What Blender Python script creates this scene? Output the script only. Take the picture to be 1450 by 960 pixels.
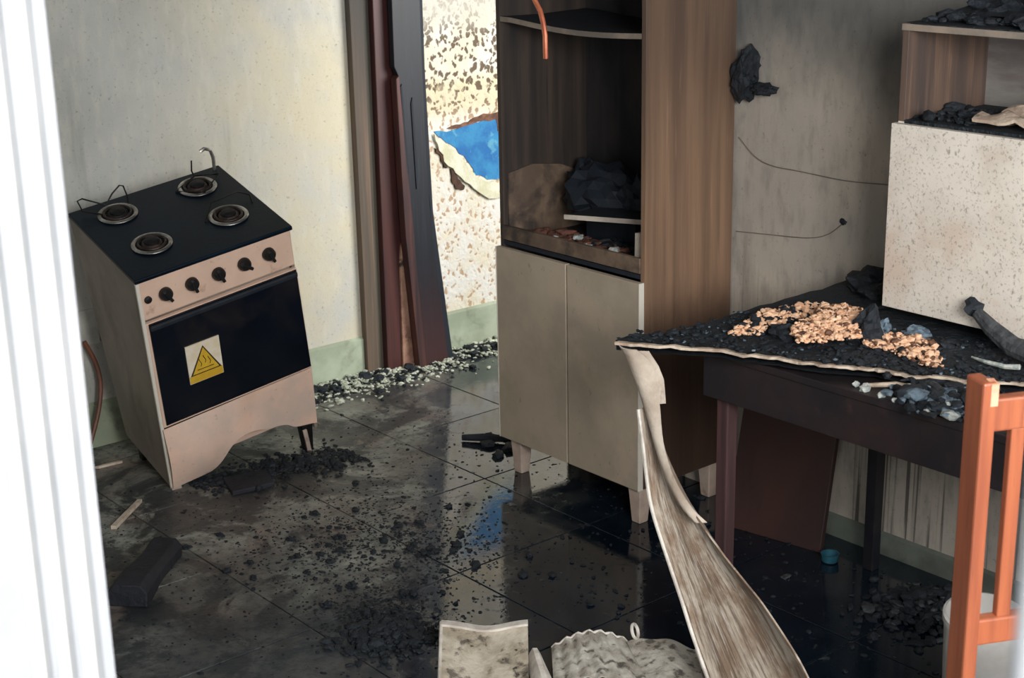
import bpy, bmesh, math, random
from mathutils import Vector, Matrix, noise

for o in list(bpy.data.objects):
    bpy.data.objects.remove(o)
SC = bpy.context.scene
COL = SC.collection
rnd = random.Random(7)

# ------------------------------------------------------------------ camera
cam_data = bpy.data.cameras.new('camera')
cam = bpy.data.objects.new('camera', cam_data)
COL.objects.link(cam)
cam_data.sensor_fit = 'HORIZONTAL'
cam_data.sensor_width = 36.0
cam_data.lens = 2190.0 / 1450.0 * 36.0
cam_data.clip_start = 0.02
_p, _r, _y = math.radians(17.09), math.radians(-1.153), math.radians(39.764)
_fh = Vector((math.sin(_y), math.cos(_y), 0)); _rt = Vector((math.cos(_y), -math.sin(_y), 0)); _up = Vector((0, 0, 1))
_fw = _fh * math.cos(_p) - _up * math.sin(_p)
_u2 = _fh * math.sin(_p) + _up * math.cos(_p)
_r3 = _rt * math.cos(_r) + _u2 * math.sin(_r)
_u3 = -_rt * math.sin(_r) + _u2 * math.cos(_r)
_m = Matrix((_r3, _u3, -_fw)).transposed().to_4x4()
_m.translation = Vector((0, 0, 1.74))
cam.matrix_world = _m
cam_data.dof.use_dof = True
cam_data.dof.focus_distance = 3.9
cam_data.dof.aperture_fstop = 10.0
SC.camera = cam

# ------------------------------------------------------------------ light
world = bpy.data.worlds.new('sky'); SC.world = world
world.use_nodes = True
bg = world.node_tree.nodes['Background']
bg.inputs[0].default_value = (0.72, 0.86, 1.0, 1)
bg.inputs[1].default_value = 0.45

sun_d = bpy.data.lights.new('sun', 'SUN'); sun = bpy.data.objects.new('sun', sun_d); COL.objects.link(sun)
sun_d.energy = 0.8; sun_d.angle = 0.01; sun_d.color = (1.0, 0.95, 0.86)
sun.rotation_euler = Vector((-0.42, -0.30, 0.86)).to_track_quat('Z', 'Y').to_euler()

def area(name, loc, target, sx, sy, power, color):
    d = bpy.data.lights.new(name, 'AREA'); o = bpy.data.objects.new(name, d); COL.objects.link(o)
    d.shape = 'RECTANGLE'; d.size = sx; d.size_y = sy; d.energy = power; d.color = color
    o.location = loc
    o.rotation_euler = (Vector(target) - Vector(loc)).to_track_quat('-Z', 'Y').to_euler()
    return o
# daylight through the entrance door and the room beyond; two fill lamps are added
area('daylight_entrance', (-0.95, -0.65, 1.75), (1.6, 2.1, 0.9), 2.2, 2.2, 26, (1.0, 0.98, 0.95))
area('fill_by_entrance', (0.60, -0.36, 1.85), (2.6, 1.7, 0.6), 0.9, 0.85, 90, (1.0, 0.975, 0.95))  # added fill lamp, no known window here; brightens cabinet fronts and chair
area('fill_right_side', (1.45, -0.86, 1.8), (2.2, 3.4, 0.6), 1.7, 1.0, 60, (0.97, 0.985, 1.0))  # added fill lamp at an invented opening; brightens stove front and stove wall
area('daylight_hall_window', (4.3, 2.35, 1.6), (3.6, 4.38, 0.7), 1.3, 1.4, 88, (1.0, 0.985, 0.96))

SC.view_settings.view_transform = 'Standard'
SC.view_settings.look = 'None'
SC.view_settings.exposure = 0.0
SC.view_settings.gamma = 1.0
SC.view_settings.use_curve_mapping = False

# ------------------------------------------------------------------ materials
def lin(c):
    out = []
    for v in c:
        v = v / 255.0
        out.append(v / 12.92 if v <= 0.04045 else ((v + 0.055) / 1.055) ** 2.4)
    return (out[0], out[1], out[2], 1.0)

class NT:
    """small helper round a node tree"""
    def __init__(self, name):
        self.m = bpy.data.materials.new(name); self.m.use_nodes = True
        self.t = self.m.node_tree; self.n = self.t.nodes; self.l = self.t.links
        self.bsdf = self.n['Principled BSDF']
        self.obj = None; self.pos = None
    def new(self, kind, **kw):
        nd = self.n.new(kind)
        for k, v in kw.items(): setattr(nd, k, v)
        return nd
    def coord(self, world, stretch):
        if world:
            if not self.pos: self.pos = self.new('ShaderNodeNewGeometry').outputs['Position']
            src = self.pos
        else:
            if not self.obj: self.obj = self.new('ShaderNodeTexCoord').outputs['Object']
            src = self.obj
        if stretch == (1, 1, 1): return src
        mp = self.new('ShaderNodeMapping'); mp.inputs['Scale'].default_value = stretch
        self.l.new(src, mp.inputs['Vector']); return mp.outputs[0]
    def noise(self, scale, world=False, stretch=(1, 1, 1), detail=5, rough=0.6, dist=0.0):
        nd = self.new('ShaderNodeTexNoise')
        nd.inputs['Scale'].default_value = scale; nd.inputs['Detail'].default_value = detail
        nd.inputs['Roughness'].default_value = rough; nd.inputs['Distortion'].default_value = dist
        self.l.new(self.coord(world, stretch), nd.inputs['Vector']); return nd.outputs['Fac']
    def ramp(self, fac, lo, hi, a=0.0, b=1.0):
        nd = self.new('ShaderNodeMapRange', interpolation_type='SMOOTHSTEP')
        nd.inputs['From Min'].default_value = lo; nd.inputs['From Max'].default_value = hi
        nd.inputs['To Min'].default_value = a; nd.inputs['To Max'].default_value = b
        self.l.new(fac, nd.inputs['Value']); return nd.outputs['Result']
    def math(self, op, a, b=None):
        nd = self.new('ShaderNodeMath', operation=op)
        for i, v in enumerate((a, b)):
            if v is None: continue
            if hasattr(v, 'is_output') or not isinstance(v, (int, float)): self.l.new(v, nd.inputs[i])
            else: nd.inputs[i].default_value = v
        return nd.outputs[0]
    def mix(self, fac, a, b):
        nd = self.new('ShaderNodeMix', data_type='RGBA')
        for i, v in ((0, fac), (6, a), (7, b)):
            if isinstance(v, (int, float)): nd.inputs[i].default_value = v
            elif isinstance(v, tuple): nd.inputs[i].default_value = v
            else: self.l.new(v, nd.inputs[i])
        return nd.outputs[2]
    def xyz(self, world=True):
        s = self.new('ShaderNodeSeparateXYZ'); self.l.new(self.coord(world, (1, 1, 1)), s.inputs[0]); return s.outputs
    def bump(self, h, strength, dist=0.01):
        nd = self.new('ShaderNodeBump'); nd.inputs['Strength'].default_value = strength
        nd.inputs['Distance'].default_value = dist
        self.l.new(h, nd.inputs['Height']); self.l.new(nd.outputs[0], self.bsdf.inputs['Normal'])
    def done(self, color, rough=0.7, metal=0.0, spec=0.5):
        for sock, v in (('Base Color', color), ('Roughness', rough), ('Metallic', metal), ('Specular IOR Level', spec)):
            s = self.bsdf.inputs[sock]
            if isinstance(v, (int, float, tuple)): s.default_value = v
            else: self.l.new(v, s)
        return self.m

def simple(name, c1, c2=None, scale=8, rough=0.6, metal=0.0, bump=0.0, bscale=60, stretch=(1, 1, 1), layers=(), spec=0.5, world=False, bdist=0.01):
    """layers: (color, scale, lo, hi, amount, stretch)"""
    k = NT(name)
    col = lin(c1)
    if c2: col = k.mix(k.ramp(k.noise(scale, world, stretch), 0.35, 0.65), lin(c1), lin(c2))
    for (c, s, lo, hi, amt, st) in layers:
        col = k.mix(k.ramp(k.noise(s, world, st, dist=0.3), lo, hi, 0.0, amt), col, lin(c))
    if bump: k.bump(k.noise(bscale, world, stretch), bump, bdist)
    return k.done(col, rough, metal, spec)

SOOT = (20, 26, 33)
M = {}
def wall_mat(name, c1, c2, c3, soot_lo, soot_hi, soot_z0, soot_z1, warm=None):
    k = NT(name)
    col = k.mix(k.ramp(k.noise(1.6, True), 0.35, 0.65), lin(c1), lin(c2))
    if warm:   # yellowed, heat-stained plaster towards the door end
        x = k.xyz()[0]
        f = k.math('MULTIPLY', k.ramp(x, 2.0, 2.75), k.ramp(k.noise(2.5, True), 0.3, 0.6))
        col = k.mix(f, col, lin(warm))
    col = k.mix(k.ramp(k.noise(28, True, (1, 1, 0.35), 6), 0.45, 0.75, 0, 0.5), col, lin(c3))
    sn = k.math('ADD', k.ramp(k.xyz()[2], soot_z0, soot_z1), k.math('MULTIPLY', k.math('SUBTRACT', k.noise(2.2, True, (1, 1, 0.6)), 0.5), 1.1))
    col = k.mix(k.ramp(sn, 0.3, 1.0, 0, soot_hi), col, lin((56, 64, 69)))
    col = k.mix(k.ramp(k.noise(85, True, (1, 1, 1), 5, 0.7), 0.58, 0.74, 0, 0.5), col, lin((70, 62, 52)))
    if not warm:   # sooty water runs low on the wall under the table
        run = k.math('MULTIPLY', k.ramp(k.noise(46, True, (1, 1, 0.02), 2, 0.5), 0.55, 0.62), k.ramp(k.xyz()[2], 0.75, 0.35))
        col = k.mix(k.math('MULTIPLY', run, 0.8), col, lin((62, 58, 56)))
    col = k.mix(k.ramp(k.noise(9, True, (1, 1, 0.12), 4), 0.6, 0.8, 0, 0.35), col, lin((70, 66, 60)))
    k.bump(k.noise(55, True, (1, 1, 1), 6), 0.25, 0.006)
    return k.done(col, 0.85)
M['wall_stove'] = wall_mat('sooty_pale_plaster', (188, 189, 184), (172, 173, 168), (206, 202, 188), 0, 0.62, 0.6, 2.2, (200, 192, 168))
M['wall_back'] = wall_mat('sooty_grey_plaster', (192, 182, 168), (168, 162, 153), (126, 122, 116), 0, 0.8, 0.75, 1.5)
M['ceiling'] = simple('sooty_ceiling', (70, 70, 70), (46, 48, 50), 3, 0.9)
M['plain_wall'] = simple('grey_wall_plaster', (150, 148, 142), (120, 120, 116), 2, 0.9)
M['outer_wall'] = simple('white_outer_wall', (225, 222, 215), (205, 203, 196), 3, 0.85)
M['skirting'] = simple('pale_green_skirting', (176, 186, 164), (150, 160, 138), 6, 0.6, layers=[((70, 68, 58), 9, 0.55, 0.75, 0.6, (1, 1, 1))], world=True)
M['skirting_back'] = simple('pale_grey_skirting', (120, 128, 118), (92, 96, 88), 6, 0.6, layers=[((40, 40, 38), 9, 0.5, 0.75, 0.7, (1, 1, 1))], world=True)

# heat-blistered cream paint with brown scorched spots
k = NT('blistered_cream_paint')
z = k.xyz()[2]
vor = k.new('ShaderNodeTexVoronoi', feature='F1'); vor.inputs['Scale'].default_value = 44; vor.inputs['Randomness'].default_value = 1.0
mp = k.new('ShaderNodeMapping'); mp.inputs['Scale'].default_value = (1, 1, 0.8)
k.l.new(k.coord(True, (1, 1, 1)), mp.inputs['Vector']); 
wn = k.new('ShaderNodeTexNoise'); wn.inputs['Scale'].default_value = 30; k.l.new(k.pos, wn.inputs['Vector'])
va = k.new('ShaderNodeVectorMath', operation='MULTIPLY_ADD'); va.inputs[1].default_value = (0.05, 0.05, 0.05)
k.l.new(wn.outputs['Color'], va.inputs[0]); k.l.new(mp.outputs[0], va.inputs[2]); k.l.new(va.outputs[0], vor.inputs['Vector'])
dist = vor.outputs['Distance']
cream0 = k.mix(k.ramp(k.noise(5, True), 0.4, 0.62), lin((226, 224, 216)), lin((222, 214, 192)))
band = k.math('MULTIPLY', k.ramp(z, 0.84, 0.92), k.ramp(z, 1.06, 0.98))
cream = k.mix(k.math('MULTIPLY', band, 0.55), cream0, lin((222, 198, 140)))
upper = k.ramp(z, 0.84, 0.96)
thr = k.ramp(z, 0.5, 1.0, 0.33, 0.44)
spot = k.ramp(k.math('SUBTRACT', dist, thr), -0.09, 0.06, 1.0, 0.0)
spot = k.math('MULTIPLY', spot, k.ramp(k.noise(9, True), 0.28, 0.45))
darkc = k.mix(upper, lin((186, 158, 128)), lin((104, 88, 68)))
col = k.mix(spot, cream, darkc)
fade = k.ramp(z, 1.14, 1.26, 0.0, 0.75)
col = k.mix(fade, col, lin((205, 200, 186)))
k.bump(k.math('ADD', dist, k.noise(70, True)), 0.5, 0.006)
M['leopard'] = k.done(col, 0.7)
M['blue_paint'] = simple('exposed_blue_paint', (28, 104, 168), (52, 136, 186), 14, 0.7, bump=0.3, layers=[((120, 190, 200), 22, 0.55, 0.7, 0.5, (1, 1, 1))], world=True)
M['paint_flap'] = simple('peeled_cream_paint', (226, 224, 204), (206, 204, 170), 16, 0.7, bump=0.3, world=True)
M['scorch_dark'] = simple('dark_brown_scorch', (62, 46, 38), (96, 66, 50), 34, 0.85, bump=0.4, world=True)
M['scorch'] = simple('scorched_brown_paint', (140, 100, 78), (92, 64, 50), 30, 0.85, bump=0.4, world=True)

# floor tile: sooty, half of it under a film of black water
k = NT('sooty_floor_tile')
g = k.xyz()
wetline = k.math('SUBTRACT', k.math('MULTIPLY', k.math('SUBTRACT', g[0], 1.9), 1.19), k.math('SUBTRACT', g[1], 2.75))
wet_n = k.math('ADD', wetline, k.math('MULTIPLY', k.math('SUBTRACT', k.noise(3.2, True), 0.5), 1.0))
wet = k.ramp(wet_n, -0.12, 0.16)
base = k.mix(k.ramp(k.noise(2.3, True), 0.38, 0.62), lin((156, 160, 151)), lin((112, 109, 102)))
base = k.mix(k.ramp(k.noise(5, True, dist=0.6), 0.52, 0.66, 0, 0.6), base, lin((128, 108, 98)))
base = k.mix(k.ramp(k.noise(30, True, (1, 1, 1), 7, 0.75), 0.46, 0.62, 0, 0.75), base, lin((74, 76, 74)))
base = k.mix(k.ramp(k.noise(3.4, True, (1, 1, 1), 7, 0.72, 0.6), 0.46, 0.56, 0, 0.92), base, lin((44, 46, 48)))
base = k.mix(k.ramp(k.noise(60, True, (1, 1, 1), 3, 0.6), 0.62, 0.68, 0, 0.85), base, lin((26, 28, 30)))
dark = k.mix(k.ramp(k.noise(4.5, True), 0.4, 0.65), lin((14, 26, 38)), lin((26, 37, 47)))
dark = k.mix(k.ramp(k.noise(50, True, (1, 1, 1), 4), 0.6, 0.72, 0, 0.7), dark, lin((62, 60, 54)))
fore = k.math('MULTIPLY', k.ramp(k.math('ADD', g[1], k.math('MULTIPLY', k.noise(3.1, True, (1, 1, 1), 6, 0.7), 1.1)), 4.05, 3.45), 0.8)
deep = k.ramp(k.math('ADD', k.math('SUBTRACT', k.math('MULTIPLY', g[0], 0.45), g[1]), k.math('MULTIPLY', k.noise(3.0, True), 0.8)), -1.85, -1.3)
col = k.mix(k.math('MAXIMUM', k.math('MAXIMUM', k.math('MULTIPLY', wet, 0.8), fore), deep), base, dark)
rgh = k.mix(wet, k.ramp(k.noise(6, True), 0.35, 0.65, 0.34, 0.62), k.ramp(k.noise(26, True, (1, 1, 1), 4), 0.52, 0.72, 0.05, 0.32))
bmp = k.math('MULTIPLY', k.noise(80, True, (1, 1, 1), 5), k.ramp(wet, 0, 1, 1.0, 0.10))
k.bump(bmp, 0.35, 0.005)
M['tile'] = k.done(col, rgh, 0, 0.8)
M['grout'] = simple('dark_grout', (104, 102, 92), (46, 46, 44), 12, 0.9, world=True)

# stove
M['enamel'] = simple('smoke_stained_enamel', (226, 194, 172), (214, 182, 162), 6, 0.45, layers=[((150, 110, 80), 14, 0.62, 0.75, 0.55, (1, 1, 1)), ((90, 80, 72), 45, 0.66, 0.74, 0.5, (1, 1, 1))])
M['enamel_lower'] = simple('pinkish_warped_enamel', (232, 196, 174), (206, 184, 170), 5, 0.5, layers=[((150, 112, 92), 12, 0.62, 0.76, 0.6, (1, 1, 1)), ((90, 84, 78), 60, 0.62, 0.74, 0.4, (1, 1, 1))])
M['enamel_side'] = simple('grey_smoked_enamel', (150, 138, 126), (126, 118, 108), 4, 0.55, layers=[((92, 80, 70), 9, 0.5, 0.75, 0.6, (1, 1, 0.4))])
M['cook_glass'] = simple('black_cooktop_glass', (3, 17, 29), (8, 24, 37), 9, 0.42, spec=0.2, bump=0.05, layers=[((60, 66, 68), 60, 0.66, 0.76, 0.35, (1, 1, 1))])
M['oven_glass'] = simple('black_oven_glass', (9, 15, 24), (14, 20, 30), 5, 0.22, layers=[((44, 38, 36), 5, 0.5, 0.7, 0.5, (1, 1, 1))])
M['chrome'] = simple('sooted_chrome', (205, 202, 196), (140, 136, 130), 20, 0.3, 0.9)
M['burnt_iron'] = simple('burnt_iron', (34, 31, 31), (20, 21, 24), 30, 0.55, 0.4, bump=0.3)
M['rust'] = simple('rusty_burner_metal', (74, 60, 54), (44, 38, 38), 30, 0.5, 0.5, bump=0.3)
M['knob'] = simple('black_knob_plastic', (20, 20, 22), None, 8, 0.5)
M['sticker'] = simple('white_sticker_paper', (232, 222, 205), (222, 205, 170), 20, 0.6)
M['yellow'] = simple('yellow_sticker_ink', (216, 176, 52), (202, 160, 40), 20, 0.6)
M['black_ink'] = simple('black_sticker_ink', (52, 44, 24), None, 8, 0.6)
M['black_char'] = simple('black_char', (14, 22, 30), (26, 33, 40), 30, 0.75, bump=0.6, bscale=70)
M['char_grey'] = simple('grey_char', (40, 44, 48), (70, 72, 74), 40, 0.8, bump=0.6, bscale=70, layers=[((120, 124, 126), 60, 0.62, 0.75, 0.6, (1, 1, 1))])
M['ash_white'] = simple('white_ash', (205, 208, 200), (150, 160, 158), 50, 0.9, bump=0.5)
M['ash_blue'] = simple('bluish_ash', (110, 128, 140), (60, 74, 88), 60, 0.9, bump=0.5)
M['plaster_crumb'] = simple('pale_plaster_crumb', (205, 210, 192), (150, 156, 140), 40, 0.9)
M['grain'] = simple('toasted_tan_grain', (238, 198, 164), (220, 170, 134), 60, 0.65)
M['grain_dark'] = simple('scorched_grain', (120, 82, 60), (60, 44, 36), 60, 0.8)
M['reddish_crumb'] = simple('reddish_burnt_crumb', (120, 76, 60), (66, 44, 40), 60, 0.85)

# wood and board
def wood(name, c1, c2, c3, rough=0.55, soot=None, stretch=(9, 9, 0.5), top=None, low=None):
    k = NT(name)
    col = k.mix(k.ramp(k.noise(3.2, False, stretch, 6, 0.55), 0.3, 0.7), lin(c1), lin(c2))
    col = k.mix(k.ramp(k.noise(9, False, stretch, 5), 0.55, 0.75, 0, 0.7), col, lin(c3))
    if soot: col = k.mix(k.ramp(k.noise(2.2, False, (1, 1, 0.6)), soot[0], soot[1], 0, soot[2]), col, lin(SOOT))
    if top:
        z = k.xyz(True)[2]
        col = k.mix(k.ramp(k.math('ADD', z, k.math('MULTIPLY', k.noise(4, False, (2, 2, 0.5)), 0.25)), top[0], top[1], 0, top[2]), col, lin(top[3]))
    if low:   # lower part recoloured: painted table shade on cab_side, reddish foot on the board
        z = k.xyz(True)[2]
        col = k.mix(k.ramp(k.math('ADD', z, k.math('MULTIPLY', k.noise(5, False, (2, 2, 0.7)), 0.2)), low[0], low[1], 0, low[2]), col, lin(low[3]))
    k.bump(k.noise(14, False, stretch), 0.12, 0.004)
    return k.done(col, rough)
M['cab_side'] = wood('brown_woodgrain_laminate', (146, 116, 92), (112, 88, 71), (164, 133, 107), 0.55, None, (9, 9, 0.35), (0.95, 1.5, 0.6, (60, 50, 46)), (0.80, 0.55, 0.8, (48, 33, 30)))  # dark lower part paints the shade under the table onto the side
M['cab_inner'] = wood('sooted_brown_laminate', (74, 62, 54), (46, 42, 40), (34, 34, 36), 0.65, (0.45, 0.65, 0.8))
M['cab_black'] = simple('soot_black_board', (12, 22, 34), (23, 31, 41), 5, 0.7, stretch=(4, 4, 0.6))
M['cab_back'] = wood('flame_blackened_board', (58, 51, 50), (36, 38, 44), (24, 31, 41), 0.7, (0.40, 0.55, 0.95), (5, 5, 0.5))
M['cab_door'] = simple('smoked_beige_door', (182, 168, 148), (164, 151, 134), 4, 0.6, layers=[((190, 170, 150), 7, 0.5, 0.7, 0.5, (1, 1, 1)), ((110, 100, 88), 50, 0.64, 0.72, 0.5, (1, 1, 0.5))])
M['cab_beige'] = simple('beige_board', (136, 114, 94), (98, 82, 70), 8, 0.65, layers=[(SOOT, 7, 0.42, 0.62, 0.75, (1, 1, 1))])
M['edge_white'] = simple('white_edge_band', (216, 210, 198), None, 8, 0.6)
M['edge_grey'] = simple('pale_grey_edge_band', (190, 180, 166), (150, 142, 132), 10, 0.7)
M['shelf_edge'] = simple('smoked_shelf_edge', (146, 132, 118), (112, 104, 96), 9, 0.7)
M['leg_white'] = simple('dirty_white_leg', (206, 186, 170), (180, 160, 146), 12, 0.6, layers=[((100, 86, 76), 25, 0.58, 0.72, 0.6, (1, 1, 1))])
M['wc_door'] = simple('speckled_white_door', (222, 214, 202), (208, 200, 188), 5, 0.6, layers=[((196, 168, 148), 5, 0.5, 0.7, 0.5, (1, 1, 1)), ((112, 104, 94), 95, 0.58, 0.68, 0.6, (1, 1, 0.7)), ((120, 112, 104), 160, 0.56, 0.66, 0.5, (1, 1, 1))])
M['wc_inner'] = wood('niche_woodgrain', (104, 84, 72), (70, 61, 58), (134, 106, 84), 0.6, None, (9, 9, 0.5))
M['wc_back'] = simple('smoked_niche_back', (128, 126, 122), (100, 92, 90), 4, 0.7, stretch=(1, 1, 4))
M['table_wood'] = wood('charred_red_brown_wood', (46, 34, 34), (30, 27, 31), (60, 45, 43), 0.5, (0.4, 0.7, 0.85), (0.8, 3, 3))
M['table_leg'] = wood('dark_purple_brown_leg', (84, 58, 58), (58, 42, 44), (40, 32, 34), 0.5, None, (9, 9, 0.6))
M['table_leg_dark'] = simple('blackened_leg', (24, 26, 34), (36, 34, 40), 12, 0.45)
M['table_top'] = simple('charred_table_top', (13, 22, 30), (26, 34, 41), 16, 0.7, bump=0.9, bscale=45, layers=[((84, 90, 94), 70, 0.66, 0.74, 0.7, (1, 1, 1))], bdist=0.02)
M['fracture'] = simple('pale_fracture_edge', (206, 190, 170), (150, 130, 112), 28, 0.8, bump=0.4)
M['brown_panel'] = wood('red_brown_panel', (72, 46, 41), (58, 40, 38), (48, 36, 35), 0.55, (0.5, 0.8, 0.5), (2, 2, 0.7))
M['jamb_red'] = wood('red_varnished_wood', (78, 40, 36), (56, 32, 32), (36, 27, 29), 0.5, (0.5, 0.72, 0.85), (12, 12, 0.5))
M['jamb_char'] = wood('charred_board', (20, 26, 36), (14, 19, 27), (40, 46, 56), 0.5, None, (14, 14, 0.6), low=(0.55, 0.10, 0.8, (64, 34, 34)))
M['jamb_lit'] = wood('scorched_lit_red_board', (92, 52, 46), (52, 34, 34), (28, 27, 31), 0.5, (0.45, 0.7, 0.8), (12, 12, 0.5))  # scorched red wood, made lighter so the edge looks lit
M['casing'] = wood('smoke_browned_casing', (112, 92, 76), (80, 72, 62), (128, 104, 84), 0.7, None, (12, 12, 0.3), (0.8, 1.6, 0.9, (54, 54, 52)))
M['casing_grey'] = wood('smoke_greyed_casing', (100, 94, 82), (74, 70, 62), (60, 52, 46), 0.7, None, (12, 12, 0.3), (0.8, 1.6, 0.9, (62, 60, 56)))
M['jamb_beige'] = simple('bared_beige_wood', (176, 138, 116), (130, 92, 78), 18, 0.7, layers=[((30, 28, 30), 22, 0.55, 0.66, 0.9, (1, 1, 1))])
M['chair_wood'] = wood('orange_varnished_wood', (170, 98, 66), (144, 80, 57), (116, 66, 50), 0.42, None, (14, 14, 0.8))
M['chair_end'] = simple('worn_pale_wood_end', (214, 166, 138), (190, 128, 98), 20, 0.6)
M['white_frame'] = simple('white_gloss_frame', (184, 186, 190), (174, 177, 182), 6, 0.4)
k = NT('weathered_peeled_veneer')
k.obj = k.new('ShaderNodeTexCoord').outputs['UV']
col = k.mix(k.ramp(k.noise(3, False, (1.2, 0.8, 1), 4), 0.38, 0.62), lin((190, 178, 162)), lin((146, 124, 104)))
col = k.mix(k.ramp(k.noise(4, False, (6, 0.5, 1), 6, 0.7), 0.46, 0.60, 0, 0.75), col, lin((98, 80, 66)))
col = k.mix(k.ramp(k.noise(5, False, (9, 0.6, 1), 5, 0.7), 0.55, 0.68, 0, 0.7), col, lin((214, 208, 200)))
k.bump(k.noise(5, False, (9, 0.6, 1), 6), 0.6, 0.004)
M['veneer'] = k.done(col, 0.75)
M['veneer_pale'] = simple('pale_backing_paper', (206, 194, 178), (176, 160, 144), 14, 0.8, bump=0.3, layers=[((108, 92, 80), 30, 0.58, 0.7, 0.5, (1.5, 1.5, 0.4))])
M['sheet'] = simple('charred_laminate_sheet', (216, 206, 188), (172, 160, 140), 16, 0.8, bump=0.4, layers=[((70, 62, 54), 26, 0.52, 0.66, 0.8, (1, 1, 1)), ((34, 32, 30), 34, 0.62, 0.68, 0.9, (1, 1, 1))])
M['sheet_grey'] = simple('grey_corrugated_sheet', (212, 208, 196), (160, 152, 140), 20, 0.8, bump=0.5, layers=[((60, 56, 50), 36, 0.52, 0.64, 0.8, (1, 1, 1))])
M['sheet_edge'] = simple('white_sheet_edge', (232, 226, 216), (196, 186, 176), 20, 0.75)
M['copper'] = simple('bare_copper', (206, 122, 86), (170, 92, 66), 20, 0.4, 0.35)
M['wire'] = simple('grey_wire', (124, 117, 107), (104, 98, 90), 10, 0.7)
M['turquoise'] = simple('turquoise_plastic', (46, 98, 114), (30, 72, 88), 12, 0.4)
M['bucket'] = simple('white_bucket_plastic', (214, 212, 208), (196, 192, 186), 8, 0.5)
M['paper'] = simple('smoke_stained_paper', (212, 196, 176), (178, 156, 138), 22, 0.85, bump=0.5, layers=[((60, 50, 46), 18, 0.6, 0.72, 0.7, (1, 1, 1))])
M['socket'] = simple('dusty_white_plate', (206, 206, 198), (180, 180, 172), 12, 0.5)
M['hose'] = simple('brown_gas_hose', (120, 72, 50), (96, 58, 44), 12, 0.5)
M['splinter'] = simple('pale_splintered_wood', (214, 200, 182), (176, 158, 138), 30, 0.7)
M['lump'] = simple('charred_block', (22, 24, 32), (34, 36, 44), 14, 0.7, bump=0.5, bscale=40)
M['ground'] = simple('outdoor_concrete', (150, 146, 138), (130, 126, 118), 3, 0.9)

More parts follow.
